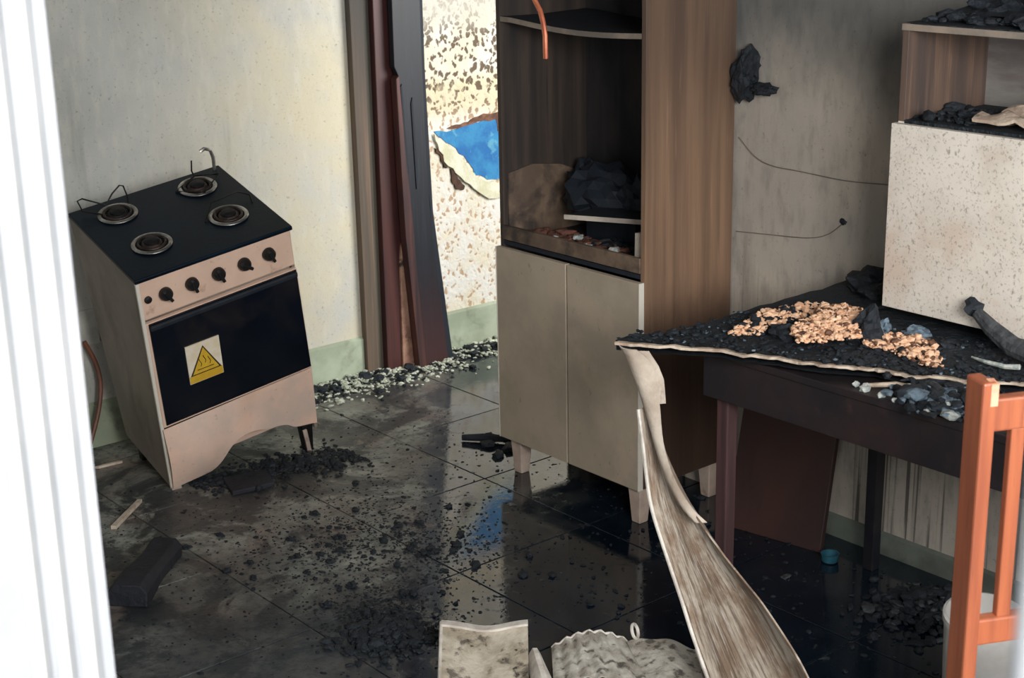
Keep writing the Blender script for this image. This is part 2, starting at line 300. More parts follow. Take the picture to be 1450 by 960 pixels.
# ------------------------------------------------------------------ mesh helpers
class MB:
    def __init__(self):
        self.v = []; self.f = []; self.mi = []; self.cur = 0
    def add(self, vs, fs):
        b = len(self.v); self.v += [Vector(p) for p in vs]
        for f in fs: self.f.append(tuple(i + b for i in f)); self.mi.append(self.cur)
        return self
    def hexa(self, p):   # bottom 4 ccw then top 4
        return self.add(p, [(3, 2, 1, 0), (4, 5, 6, 7), (0, 1, 5, 4), (1, 2, 6, 5), (2, 3, 7, 6), (3, 0, 4, 7)])
    def box(self, x0, x1, y0, y1, z0, z1):
        return self.hexa([(x0, y0, z0), (x1, y0, z0), (x1, y1, z0), (x0, y1, z0), (x0, y0, z1), (x1, y0, z1), (x1, y1, z1), (x0, y1, z1)])
    def prism(self, poly, axis, a, b):
        def P(u, v, w):
            return {'x': (w, u, v), 'y': (u, w, v), 'z': (u, v, w)}[axis]
        n = len(poly)
        vs = [P(u, v, a) for u, v in poly] + [P(u, v, b) for u, v in poly]
        fs = [tuple(range(n)), tuple(range(2 * n - 1, n - 1, -1))] + [(i, (i + 1) % n, n + (i + 1) % n, n + i) for i in range(n)]
        return self.add(vs, fs)
    def tube(self, pts, r, n=8, closed=False):
        pts = [Vector(p) for p in pts]; m = len(pts)
        rs = r if isinstance(r, (list, tuple)) else [r] * m
        vs = []; prev = None
        for i, p in enumerate(pts):
            if closed: t = pts[(i + 1) % m] - pts[i - 1]
            else: t = pts[min(i + 1, m - 1)] - pts[max(i - 1, 0)]
            t.normalize()
            if prev is None:
                a = Vector((0, 0, 1)) if abs(t.z) < 0.9 else Vector((1, 0, 0))
                u = t.cross(a).normalized()
            else:
                u = (prev - t * prev.dot(t)).normalized()
            prev = u; w = t.cross(u)
            for j in range(n):
                an = 2 * math.pi * j / n
                vs.append(p + (u * math.cos(an) + w * math.sin(an)) * rs[i])
        fs = []
        for i in range(m if closed else m - 1):
            a = i * n; b = ((i + 1) % m) * n
            for j in range(n):
                fs.append((a + j, a + (j + 1) % n, b + (j + 1) % n, b + j))
        if not closed:
            fs.append(tuple(range(n - 1, -1, -1))); fs.append(tuple((m - 1) * n + j for j in range(n)))
        return self.add(vs, fs)
    def lathe(self, prof, c, n=24, axis='z', caps=True):
        vs = []; c = Vector(c)
        for r, h in prof:
            for j in range(n):
                a = 2 * math.pi * j / n; u, v = r * math.cos(a), r * math.sin(a)
                vs.append(c + Vector({'z': (u, v, h), 'y': (u, h, v), 'x': (h, u, v)}[axis]))
        fs = [(i * n + j, i * n + (j + 1) % n, (i + 1) * n + (j + 1) % n, (i + 1) * n + j) for i in range(len(prof) - 1) for j in range(n)]
        if caps: fs += [tuple(range(n - 1, -1, -1)), tuple((len(prof) - 1) * n + j for j in range(n))]
        return self.add(vs, fs)
    def blob(self, c, rad, seed=0, rough=0.35, sub=2, freq=1.6, flat=True, rot=0.0):
        bm = bmesh.new(); bmesh.ops.create_icosphere(bm, subdivisions=sub, radius=1)
        vs = []; c = Vector(c); off = Vector((seed * 3.7, seed * 1.3, seed * 5.1)); mrot = Matrix.Rotation(rot, 3, 'Z')
        for v in bm.verts:
            k_ = 1 + rough * noise.noise(v.co * freq + off) * 1.6
            q = Vector((v.co.x * rad[0] * k_, v.co.y * rad[1] * k_, v.co.z * rad[2] * k_))
            if flat and q.z < -rad[2] * 0.55: q.z = -rad[2] * 0.55
            vs.append(c + mrot @ q)
        fs = [tuple(v.index for v in f.verts) for f in bm.faces]; bm.free()
        return self.add(vs, fs)
    def sheet(self, grid, th, nrm=None):
        """grid[i][j] of points, thickened by th along averaged normals"""
        R, Cn = len(grid), len(grid[0]); g = [[Vector(p) for p in row] for row in grid]
        top = []; bot = []
        for i in range(R):
            for j in range(Cn):
                a = g[min(i + 1, R - 1)][j] - g[max(i - 1, 0)][j]; b = g[i][min(j + 1, Cn - 1)] - g[i][max(j - 1, 0)]
                n = a.cross(b); n = n.normalized() if n.length > 1e-9 else Vector((0, 0, 1))
                top.append(g[i][j] + n * th / 2); bot.append(g[i][j] - n * th / 2)
        N = R * Cn; fs = []
        for i in range(R - 1):
            for j in range(Cn - 1):
                q = (i * Cn + j, i * Cn + j + 1, (i + 1) * Cn + j + 1, (i + 1) * Cn + j)
                fs.append(q); fs.append(tuple(x + N for x in reversed(q)))
        rim = [(0, j) for j in range(Cn)] + [(i, Cn - 1) for i in range(1, R)] + [(R - 1, j) for j in range(Cn - 2, -1, -1)] + [(i, 0) for i in range(R - 2, 0, -1)]
        ids = [i * Cn + j for i, j in rim]
        for a, b in zip(ids, ids[1:] + ids[:1]): fs.append((b, a, a + N, b + N))
        return self.add(top + bot, fs)
    def mesh(self, name, mats, off=Vector((0, 0, 0)), smooth=False, bevel=0.0):
        bm = bmesh.new()
        vs = [bm.verts.new(v - off) for v in self.v]
        for f, mi in zip(self.f, self.mi):
            try:
                fc = bm.faces.new([vs[i] for i in f]); fc.material_index = mi
            except ValueError: pass
        bmesh.ops.recalc_face_normals(bm, faces=bm.faces)
        if bevel:
            es = [e for e in bm.edges if len(e.link_faces) == 2 and e.calc_face_angle(0) > 0.5]
            bmesh.ops.bevel(bm, geom=es, offset=bevel, segments=2, profile=0.5, affect='EDGES', clamp_overlap=True)
        me = bpy.data.meshes.new(name); bm.to_mesh(me); bm.free()
        for m in (mats if isinstance(mats, (list, tuple)) else [mats]): me.materials.append(m)
        if smooth:
            me.polygons.foreach_set('use_smooth', [True] * len(me.polygons))
            try: me.set_sharp_from_angle(angle=math.radians(42))
            except Exception: pass
        return me
    def build(self, name, mats, parent=None, smooth=False, bevel=0.0, origin=None):
        off = Vector((0, 0, 0))
        if parent is not None and parent.get('world_parts'): off = world_off(parent)
        elif origin is not None: off = Vector(origin)
        o = bpy.data.objects.new(name, self.mesh(name, mats, off, smooth, bevel)); COL.objects.link(o)
        if parent is not None: o.parent = parent
        if parent is not None and parent.get('world_parts'): o['world_parts'] = 1
        if parent is None and origin is not None: o.location = Vector(origin)
        return o
OFFS = {}
def world_off(p):
    q = p
    while q.parent is not None: q = q.parent
    return Vector(q.location)
def tag(o, label, cat, group=None, kind=None):
    if label: o['label'] = label
    if cat: o['category'] = cat
    if group: o['group'] = group
    if kind: o['kind'] = kind
    return o
def thing(name, loc, label, cat, group=None, world=True):
    o = bpy.data.objects.new(name, None); COL.objects.link(o); o.location = loc
    o.empty_display_size = 0.05
    if world: o['world_parts'] = 1
    return tag(o, label, cat, group)
def struct(name, mb, mat, bevel=0.0, label=None):
    o = mb.build(name, mat, None, False, bevel); o['kind'] = 'structure'; o['world_parts'] = 1
    if label: o['label'] = label
    return o

# ------------------------------------------------------------------ structure
YL, XB = 4.38, 3.10          # stove wall plane, back wall plane
fl = struct('floor', MB().box(0.56, 6.0, -0.9, YL + 0.1, -0.08, -0.004), M['grout'], label='wet sooty tiled kitchen floor')
def tile_mesh(w, d):
    g_ = 0.0022
    return MB().box(g_, w - g_, g_, d - g_, -0.0045, 0.0).mesh('tile', M['tile'], bevel=0.0012)
tm, tm_thin = tile_mesh(0.45, 0.45), tile_mesh(0.45, YL - 4.23)
for ix in range(9):
    for iy in range(10):
        x, y = 0.855 + 0.45 * ix, 0.18 + 0.45 * iy
        o = bpy.data.objects.new('tile', tm_thin if iy == 9 else tm); COL.objects.link(o)
        o.location = (x, y, 0); o.parent = fl
tm_side = tile_mesh(0.293, 0.45)
for iy in range(9):
    o = bpy.data.objects.new('tile', tm_side); COL.objects.link(o); o.location = (0.562, 0.18 + 0.45 * iy, 0); o.parent = fl

struct('wall_left', MB().box(0.58, XB, YL, YL + 0.15, 0, 2.6), M['wall_stove'])
struct('wall_beyond', MB().box(XB, 6.0, YL, YL + 0.15, 0, 2.6), M['leopard'])
# back wall with the doorway beside the stove wall
struct('wall_back', MB().prism([(-0.9, 0), (3.46, 0), (3.46, 2.1), (YL, 2.1), (YL, 2.6), (-0.9, 2.6)], 'x', XB, XB + 0.12), M['wall_back'])
# entrance wall round the camera's doorway; opening beside it added for the fill lamp
struct('wall_entrance', MB().prism([(0.12, 0), (0.228, 0), (0.228, 2.12), (1.327, 2.12), (1.327, 0), (YL + .15, 0), (YL + .15, 2.6), (0.12, 2.6)], 'x', 0.44, 0.56).box(0.44, 0.56, -1.02, -0.85, 0, 2.6).box(0.44, 0.56, -0.85, 0.12, 0, 1.35).box(0.44, 0.56, -0.85, 0.12, 2.35, 2.6), M['outer_wall'])
# right wall with an unseen opening made up for the fill lamp
wr = MB(); wr.box(0.56, 0.7, -1.02, -0.9, 0, 2.6).box(2.4, XB + 0.12, -1.02, -0.9, 0, 2.6).box(0.7, 2.4, -1.02, -0.9, 0, 1.2).box(0.7, 2.4, -1.02, -0.9, 2.4, 2.6)
struct('wall_right', wr, M['plain_wall'])
struct('ceiling', MB().box(0.44, 6.0, -1.02, YL + .15, 2.6, 2.7), M['ceiling'])
struct('wall_hall_end', MB().box(6.0, 6.1, 1.9, YL + .15, 0, 2.6), M['plain_wall'])
wh = MB(); wh.box(XB + .12, 3.6, 2.1, 2.2, 0, 2.6).box(5.0, 6.0, 2.1, 2.2, 0, 2.6).box(3.6, 5.0, 2.1, 2.2, 0, 0.9).box(3.6, 5.0, 2.1, 2.2, 2.3, 2.6)
struct('wall_hall_right', wh, M['plain_wall'])
struct('ground', MB().box(-3, 0.56, -3, 5, -0.12, -0.02), M['ground'], label='concrete ground outside the entrance')
# skirtings
sk = MB().prism([(YL, 0), (YL - 0.012, 0), (YL - 0.012, 0.138), (YL, 0.146)], 'x', 0.58, 2.95)
struct('baseboard_left', sk, M['skirting'])
struct('baseboard_beyond', MB().prism([(YL, 0), (YL - 0.012, 0), (YL - 0.012, 0.15), (YL, 0.158)], 'x', 3.2, 6.0), M['skirting'])
struct('baseboard_back', MB().prism([(XB, 0), (XB - 0.012, 0), (XB - 0.012, 0.055), (XB, 0.06)], 'y', -0.9, 2.76), M['skirting_back'])

# fluted white frame of the entrance door, left and right of the camera's view
def jamb(name, sign, y_in):
    prof = []
    # reveal runs from inner corner (x .55) out to (x .42); y falls away by shallow flutes
    pts = [(0.575, 0.16), (0.575, 0.003), (0.572, 0.0), (0.562, 0.0), (0.557, 0.016), (0.551, 0.018), (0.545, 0.016), (0.541, 0.0), (0.535, 0.0), (0.531, 0.014), (0.526, 0.016), (0.521, 0.014),
           (0.517, 0.0), (0.510, 0.0), (0.506, 0.014), (0.500, 0.016), (0.495, 0.014), (0.491, 0.0), (0.402, 0.0), (0.40, 0.003), (0.40, 0.30), (0.44, 0.30), (0.44, 0.16)]
    poly = [(x, y_in + sign * d) for x, d in pts]
    return struct(name, MB().prism(poly, 'z', -0.02, 2.1), M['white_frame'], bevel=0.002, label='white fluted frame of the entrance door')
jamb('trim_1', 1, 1.317)
jamb('trim_2', -1, 0.238)
struct('trim_3', MB().box(0.40, 0.575, 0.238, 1.317, 2.08, 2.14), M['white_frame'], label='white head of the entrance door frame')

# ------------------------------------------------------------------ smoke-browned door casing and burnt door frame by the stove wall
struct('trim_4', MB().prism([(2.952, 0.0), (3.000, 0.0), (3.000, 2.2), (2.945, 2.2)], 'y', YL - 0.03, YL), M['casing'], 0.002, 'smoke-browned wooden casing strip at the end of the stove wall')
struct('trim_5', MB().prism([(3.000, 0.0), (3.040, 0.0), (3.043, 2.2), (3.000, 2.2)], 'y', YL - 0.022, YL), M['casing_grey'], 0.002, 'smoke-greyed casing strip between brown casing and red door post')
df = thing('door_frame', (3.08, 4.33, 0), 'dark red wooden door post with a bared beige strip, against the stove wall', 'door frame')
MB().prism([(3.024, 0.0), (3.11, 0.0), (3.11, 2.15), (3.03, 2.15)], 'y', 4.33, YL).build('post', M['jamb_red'], df, bevel=0.003)
o = MB().prism([(3.108, 0.0), (3.19, 0.0), (3.19, 2.15), (3.108, 2.15)], 'y', 4.345, YL).build('rebate', M['cab_black'], df); o['label'] = 'black fill for the dark gap beside the post'  # shade of the gap beside the post, put in as a black strip
o = MB().prism([(3.086, 0.0), (3.135, 0.0), (3.135, 0.40), (3.122, 0.455), (3.100, 0.47), (3.090, 0.40), (3.087, 0.2)], 'y', 4.322, 4.345).build('bared_strip', M['jamb_beige'], df, bevel=0.002); o['label'] = 'bared beige wood with burnt notches'

bd = thing('burnt_board', (3.2, 4.28, 0), 'tall charred board leaning against the red door post, narrow at its top', 'board')
b = MB().prism([(3.160, 0.0), (3.268, 0.0), (3.232, 0.35), (3.207, 0.60), (3.200, 0.80), (3.197, 1.07), (3.197, 2.0), (3.080, 2.0), (3.078, 1.09), (3.092, 1.06), (3.105, 0.8), (3.122, 0.58), (3.14, 0.3)], 'y', 4.292, 4.318)
b.build('front_face', M['jamb_char'], bd, bevel=0.002)
b = MB().prism([(3.132, 0.0), (3.162, 0.0), (3.140, 0.3), (3.124, 0.58), (3.106, 0.8), (3.092, 1.06), (3.078, 1.05), (3.086, 0.7), (3.092, 0.5), (3.112, 0.25)], 'y', 4.284, 4.318)
o = b.build('left_edge', M['jamb_lit'], bd, bevel=0.002); o['label'] = 'reddish scorched left edge, painted as lit'
b = MB().prism([(3.266, 0.0), (3.296, 0.0), (3.226, 0.57), (3.212, 1.07), (3.212, 2.0), (3.197, 2.0), (3.199, 0.8), (3.232, 0.35)], 'y', 4.300, 4.325)
o = b.build('right_edge', M['cab_black'], bd); o['label'] = 'black right edge'
o = MB().prism([(3.110, 0.7), (3.120, 0.72), (3.104, 1.03), (3.098, 1.02)], 'y', 4.288, 4.294).build('splinter_groove', M['cab_black'], bd)
o = MB().prism([(3.150, 0.66), (3.158, 0.7), (3.146, 0.98), (3.140, 0.96)], 'y', 4.288, 4.294).build('splinter_groove', M['cab_black'], bd)

# exposed blue paint on the blistered wall: burnt rim, blue coat, curled cream flap
def ragged(poly, n=3, amp=0.006, seed=1):
    out = []; r_ = random.Random(seed)
    for i in range(len(poly)):
        a, c = poly[i], poly[(i + 1) % len(poly)]
        for t in range(n):
            f_ = t / n; out.append((a[0] + (c[0] - a[0]) * f_ + r_.uniform(-amp, amp) * (t > 0), a[1] + (c[1] - a[1]) * f_ + r_.uniform(-amp, amp) * (t > 0)))
    return out
pp = thing('peeled_paint', (3.48, YL, 0.72), 'ragged blue patch of bared paint with curled cream flap on the blistered wall', 'paint patch')
blue = [(3.301, .834), (3.384, .829), (3.465, .845), (3.581, .850), (3.66, .84), (3.70, .76), (3.68, .64), (3.602, .620), (3.541, .626), (3.482, .650), (3.445, .712), (3.398, .762), (3.335, .805)]
MB().prism(ragged(blue, 3, .006, 3), 'y', YL - 0.003, YL + .002).build('blue_coat', M['blue_paint'], pp)
flap = [(3.296, .826), (3.34, .792), (3.395, .748), (3.442, .690), (3.484, .642), (3.545, .618), (3.60, .606), (3.68, .62), (3.66, .565), (3.601, .556), (3.539, .556), (3.47, .604), (3.41, .655), (3.352, .705), (3.315, .765)]
MB().prism(ragged(flap, 3, .005, 4), 'y', YL - 0.012, YL - .004).build('cream_flap', M['paint_flap'], pp)
rim = [(3.36, .838), (3.42, .845), (3.47, .858), (3.53, .872), (3.60, .870), (3.61, .80), (3.592, .80), (3.585, .846), (3.50, .846), (3.43, .836)]
o = MB().prism(ragged(rim, 3, .005, 5), 'y', YL - 0.005, YL + .002).build('scorched_rim', M['scorch'], pp)
for q in ([(3.300, .775), (3.318, .768), (3.345, .73), (3.352, .695), (3.338, .70), (3.325, .74), (3.302, .762)],
          [(3.368, .69), (3.385, .685), (3.40, .65), (3.43, .62), (3.42, .605), (3.385, .62), (3.37, .65)]):
    o = MB().prism(ragged(q, 3, .004, 6), 'y', YL - 0.008, YL + .002).build('scorch_mark', M['scorch_dark'], pp)

# ------------------------------------------------------------------ tall cabinet
tc = thing('tall_cabinet', (2.92, 3.05, 0), 'tall brown larder cabinet with burnt-out open niche above two beige doors', 'cabinet')
CX0, CX1, CY0, CY1 = 2.75, 3.085, 2.765, 3.352
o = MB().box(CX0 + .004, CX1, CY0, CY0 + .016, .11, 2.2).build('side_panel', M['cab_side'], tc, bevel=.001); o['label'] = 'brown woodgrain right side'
o = MB().box(CX0 + .004, CX1, CY1 - .016, CY1, .11, 2.2).build('side_panel', M['cab_inner'], tc, bevel=.001); o['label'] = 'sooted left side'
MB().box(CX1 - .008, CX1, CY0 + .016, CY1 - .016, .11, 2.2).build('back_panel', M['cab_back'], tc)
MB().box(CX0 + .004, CX1 - .008, CY0 + .016, CY1 - .016, .11, .126).build('bottom_panel', M['cab_beige'], tc)
MB().box(CX0 + .004, CX1 - .008, CY0 + .016, CY1 - .016, .696, .708).build('counter_board', M['cab_black'], tc)
MB().box(CX0, CX0 + .014, CY0 + .016, CY1 - .012, .711, .752).build('front_rail', M['cab_beige'], tc, bevel=.002)
# lighter, less sooted lower strip of the niche walls (a drawer box used to cover it)
MB().prism([(2.77, .708), (3.07, .708), (3.07, .86), (2.97, .90), (2.86, .915), (2.77, .90)], 'y', CY1 - .022, CY1 - .0165).build('drawer_side', M['cab_beige'], tc)
MB().prism([(2.83, .708), (3.30, .708), (3.30, .82), (3.16, .86), (2.95, .83), (2.83, .79)], 'x', 3.060, 3.066).build('drawer_back', M['cab_beige'], tc)
# sagging shelf
g_ = []
for i in range(13):
    t = i / 12; y = CY0 + .018 + t * (CY1 - CY0 - .036)
    z = 1.322 - 0.012 * math.sin(math.pi * min(1, t * 1.1)) + .010 * t
    g_.append([(2.757, y, z), (2.90, y, z - .004), (3.075, y, z)])
o = MB().sheet(g_, .014).build('shelf', M['cab_black'], tc); o['label'] = 'sagging soot-black shelf'
MB().sheet([[(2.7555, r[0][1], r[0][2] + .0068), (2.7555, r[0][1], r[0][2] - .0068)] for r in g_], .002).build('edge_band', M['shelf_edge'], o)
MB().box(CX0 + .004, CX1, CY0 + .016, CY1 - .016, 1.95, 1.966).build('shelf', M['cab_inner'], tc)
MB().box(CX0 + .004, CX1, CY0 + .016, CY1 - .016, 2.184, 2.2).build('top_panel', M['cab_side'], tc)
ymid = 2.826 + .235
for (ya, yb) in ((CY0 + .004, 3.0485), (3.0545, CY1)):
    d_ = MB().box(CX0 - .014, CX0 + .003, ya, yb, .108, .690).build('door', M['cab_door'], tc, bevel=.0015)
    MB().box(CX0 - .015, CX0 + .003, ya - .0025 if ya < 2.9 else yb - .001, ya if ya < 2.9 else yb + .0015, .108, .690).build('edge_band', M['edge_white'], d_)
for (x, y) in ((2.775, 2.80), (2.775, 3.30), (3.05, 2.80), (3.05, 3.30)):
    lg = MB(); a, c = .024, .016
    lg.hexa([(x - c, y - c, 0), (x + c, y - c, 0), (x + c, y + c, 0), (x - c, y + c, 0), (x - a, y - a, .112), (x + a, y - a, .112), (x + a, y + a, .112), (x - a, y + a, .112)])
    lg.build('leg', M['leg_white'], tc, bevel=.003)

def rubble(name, n, fn, size, mat, label, cat, seed, parent=None, flat=0.6, sub=1):
    r_ = random.Random(seed); b = MB()
    bm = bmesh.new(); bmesh.ops.create_icosphere(bm, subdivisions=1, radius=1) if sub else bmesh.ops.create_cube(bm, size=1.6)
    base = [v.co.copy() for v in bm.verts]; fcs = [tuple(v.index for v in f.verts) for f in bm.faces]; bm.free()
    for i in range(n):
        p = fn(r_)
        if p is None: continue
        s = size * r_.uniform(.4, 1.4) * (1.8 if r_.random() < .08 else 1)
        m3 = Matrix.Rotation(r_.uniform(0, 6.3), 3, 'Z') @ Matrix.Rotation(r_.uniform(-.5, .5), 3, 'X')
        sc = (s * r_.uniform(.7, 1.5), s * r_.uniform(.6, 1.1), s * flat * r_.uniform(.5, 1.1))
        b.add([Vector(p) + Vector((0, 0, sc[2] * .5)) + m3 @ Vector((v.x * sc[0] * r_.uniform(.7, 1.2), v.y * sc[1] * r_.uniform(.7, 1.2), v.z * sc[2])) for v in base], fcs)
    o = b.build(name, mat, parent); o['kind'] = 'stuff'
    if parent is None: tag(o, label, cat)
    return o

# niche contents
CZ = .708
o = thing('fallen_shelf_board', (2.9, 2.9, .82), '', '')
MB().hexa([(2.775, 3.10, .804), (2.90, 2.785, .812), (3.05, 2.785, .812), (3.05, 3.10, .804), (2.775, 3.10, .816), (2.90, 2.785, .824), (3.05, 2.785, .824), (3.05, 3.10, .816)]).build('board', M['cab_black'], o)
MB().hexa([(2.773, 3.099, .8035), (2.898, 2.784, .8115), (2.900, 2.785, .8115), (2.775, 3.10, .8035), (2.773, 3.099, .8165), (2.898, 2.784, .8245), (2.900, 2.785, .8245), (2.775, 3.10, .8165)]).build('edge_band', M['edge_grey'], o)
tag(o, 'grey fallen shelf board lying aslant in the niche of the tall cabinet', 'board')
o = MB().hexa([(2.772, 2.792, .7085), (2.80, 2.792, .7085), (2.80, 2.822, .7085), (2.772, 2.822, .7085), (2.770, 2.792, .815), (2.80, 2.792, .815), (2.80, 2.818, .812), (2.77, 2.818, .812)]).build('wood_block', M['edge_grey'], origin=(2.785, 2.8, .71))
tag(o, 'small upright beige block at right inside the tall cabinet niche', 'block')
o = MB()
o.blob((2.96, 3.14, .84), (.06, .12, .085), 3, .28, 3, 2.6, rot=.3).blob((2.98, 3.02, .83), (.05, .06, .08), 9, .28, 3, 2.6).blob((3.0, 3.25, .83), (.04, .05, .085), 11, .28, 3, 2.6)
o.box(2.95, 3.0, 3.0, 3.2, CZ, .80)
o = o.build('melted_appliance', M['cab_black'], origin=(2.96, 3.13, CZ)); tag(o, 'black melted appliance lump at the back of the cabinet niche', 'burnt appliance')
o = MB().tube([(2.93, 3.19, .80), (2.935, 3.185, .86), (2.94, 3.18, .905)], [.012, .014, .011], 8).build('charred_stub', M['table_leg'], origin=(2.93, 3.19, .8)); tag(o, 'brown stub standing up from the melted lump in the cabinet niche', 'stub')
rubble('burnt_crumbs', 420, lambda r: (r.uniform(2.77, 2.90), r.triangular(2.9, 3.32, 3.25), CZ + r.uniform(0, .016)), .010, M['reddish_crumb'], 'reddish burnt crumbs heaped behind the front rail of the cabinet niche', 'debris', 21)
rubble('charred_crumbs', 260, lambda r: (r.uniform(2.77, 3.0), r.uniform(2.80, 3.1), CZ + r.uniform(0, .012)), .011, M['black_char'], 'black charred crumbs on the right of the cabinet niche floor', 'debris', 22)
for i, (x, y, s) in enumerate(((2.80, 3.17, .012), (2.80, 3.04, .014), (2.83, 2.96, .014), (2.86, 3.14, .012), (2.79, 3.10, .009))):
    o = MB().blob((0, 0, 0), (s * 1.4, s, s * .7), 40 + i, .4, 2).build('ash_flake', M['ash_white'], origin=None); o.location = (x, y, CZ + .022)
    tag(o, 'pale ash flake among the crumbs in the cabinet niche', 'ash', 'ash flakes in the cabinet niche')
# black melted remains on the back wall beside the cabinet
o = MB().blob((0, .005, 0), (.03, .034, .062), 5, .3, 3, 2.6, False).blob((0, -.062, -.026), (.022, .042, .016), 8, .3, 3, 2.8, False).blob((0.0, -.014, .03), (.025, .028, .045), 12, .3, 3, 2.6, False).build('melted_lump', M['black_char'])
o.location = (3.075, 2.722, 1.195); tag(o, 'black melted lump stuck on the grey wall beside the tall cabinet', 'melted lump')
# copper wire from the ceiling
o = MB().tube([(2.4, 2.83, 2.6), (2.4, 2.80, 1.6), (2.4, 2.777, 1.435), (2.4, 2.758, 1.412), (2.4, 2.748, 1.385), (2.4, 2.742, 1.357), (2.4, 2.741, 1.303)], .0062, 8).build('copper_wire', M['copper'], smooth=True, origin=(2.4, 2.8, 2.6))
tag(o, 'orange copper wire hanging from the ceiling before the tall cabinet', 'wire')
# wires on the back wall
def sm(pts, n=6):
    P = [Vector(p) for p in pts]; out = []
    for i in range(len(P) - 1):
        p0, p1, p2, p3 = P[max(i - 1, 0)], P[i], P[i + 1], P[min(i + 2, len(P) - 1)]
        for j in range(n):
            t = j / n
            out.append(.5 * ((2 * p1) + (p2 - p0) * t + (2 * p0 - 5 * p1 + 4 * p2 - p3) * t * t + (3 * p1 - p0 - 3 * p2 + p3) * t ** 3))
    return out + [P[-1]]
o = MB().tube(sm([(3.098, 2.76, 1.03), (3.097, 2.70, .985), (3.097, 2.64, .968), (3.097, 2.547, .966), (3.097, 2.40, .962), (3.097, 2.27, .970), (3.097, 2.1, .98)]), .0014, 6).build('thin_wire', M['wire'], origin=(3.097, 2.5, .97)); tag(o, 'thin grey wire sagging along the wall above the table, the upper one', 'wire')
o = MB().tube(sm([(3.098, 2.76, .772), (3.097, 2.65, .782), (3.097, 2.516, .795), (3.097, 2.45, .815), (3.097, 2.404, .85)]), .0013, 6).build('thin_wire', M['wire'], origin=(3.097, 2.6, .79)); tag(o, 'thin grey wire curling up on the wall just above the table, the lower one', 'wire')
o = MB().blob((0, 0, 0), (.005, .010, .008), 3, .4, 2, 2, False).build('wall_plug', M['cab_black']); o.location = (3.095, 2.40, .857); tag(o, 'small black plug stub on the wall at the end of the lower wire', 'plug')

# ------------------------------------------------------------------ wall cabinet
wc = thing('wall_cabinet', (2.93, 1.5, .775), 'white speckled wall cabinet with an open niche on top, above the table', 'cabinet')
WX, WY0, WY1 = 2.79, 1.10, 2.028
MB().box(WX, XB, WY1 - .016, WY1, 1.19, 1.40).build('side_panel', M['wc_inner'], wc, bevel=.001)
MB().box(WX, XB, WY0, WY0 + .016, .78, 1.40).build('side_panel', M['wc_inner'], wc, bevel=.001)
MB().box(WX, XB, WY1 - .016, WY1, .78, 1.19).build('lower_side_panel', M['wc_door'], wc, bevel=.001)
MB().box(XB - .010, XB - .001, WY0, WY1 - .016, .78, 1.385).build('back_panel', M['wc_back'], wc)
MB().box(WX, XB - .010, WY0, WY1 - .016, 1.182, 1.194).build('niche_floor', M['table_top'], wc)
MB().box(WX, XB, WY0, WY1 - .016, .778, .792).build('bottom_panel', M['cab_inner'], wc)
o = MB().box(WX - .002, XB, WY0 - .004, WY1 + .002, 1.384, 1.398).build('top_board', M['shelf_edge'], wc, bevel=.001)
MB().box(WX + .002, XB, WY0, WY1 - .002, 1.398, 1.4005).build('soot_layer', M['table_top'], wc)
MB().box(WX - .018, WX - .001, 1.40, WY1 + .004, .776, 1.187).build('door', M['wc_door'], wc, bevel=.0015)
MB().box(WX - .018, WX - .001, WY0, 1.396, .776, 1.187).build('door', M['wc_door'], wc, bevel=.0015)
rubble('soot_crumbs', 200, lambda r: (r.uniform(2.80, 3.0), r.uniform(1.5, 2.0), 1.4005 + r.uniform(0, .01)), .014, M['black_char'], 'black soot crumbs along the top of the white wall cabinet', 'debris', 31)
o = MB().blob((0, 0, 0), (.05, .10, .03), 6, .5, 3, 2.2).blob((.02, -.12, .0), (.06, .09, .035), 7, .5, 3, 2.2).build('charred_heap', M['black_char']); o.location = (2.93, 1.87, 1.417); tag(o, 'black charred heap on top of the white wall cabinet', 'debris')
o = MB().blob((0, 0, 0), (.010, .016, .008), 2, .4, 2).build('ash_flake', M['ash_blue']); o.location = (2.83, 1.77, 1.41); tag(o, 'bluish ash flake on top of the wall cabinet', 'ash')
rubble('niche_crumbs', 120, lambda r: (r.uniform(2.80, 3.0), r.uniform(1.86, 2.0), 1.194 + r.uniform(0, .006)), .009, M['black_char'], 'black crumbs at left in the wall cabinet niche', 'debris', 32)
g_ = []
for i in range(10):
    row = []
    for j in range(22):
        x = 2.792 + .15 * i / 9; y = 1.845 - .42 * j / 21
        row.append((x, y + .012 * noise.noise((i * .5, j * .4, 3)), 1.203 + .018 * (noise.noise((i * .45, j * .5, 1)) + .45) + .012 * math.sin(i * .9)))
    g_.append(row)
o = MB().sheet(g_, .007).build('crumpled_paper', M['paper'], origin=(2.85, 1.7, 1.2), smooth=True); tag(o, 'crumpled smoke-stained paper lying in the niche of the wall cabinet', 'paper')
g_ = [[(2.87 + .13 * i / 6, 1.74 - .33 * j / 12, 1.232 + .03 * (i / 6) + .012 * noise.noise((i * .6, j * .6, 9))) for j in range(13)] for i in range(7)]
o = MB().sheet(g_, .006).build('crumpled_paper', M['paper'], origin=(2.93, 1.6, 1.23), smooth=True); tag(o, 'second paper sheet behind the front crumpled one in the niche', 'paper')

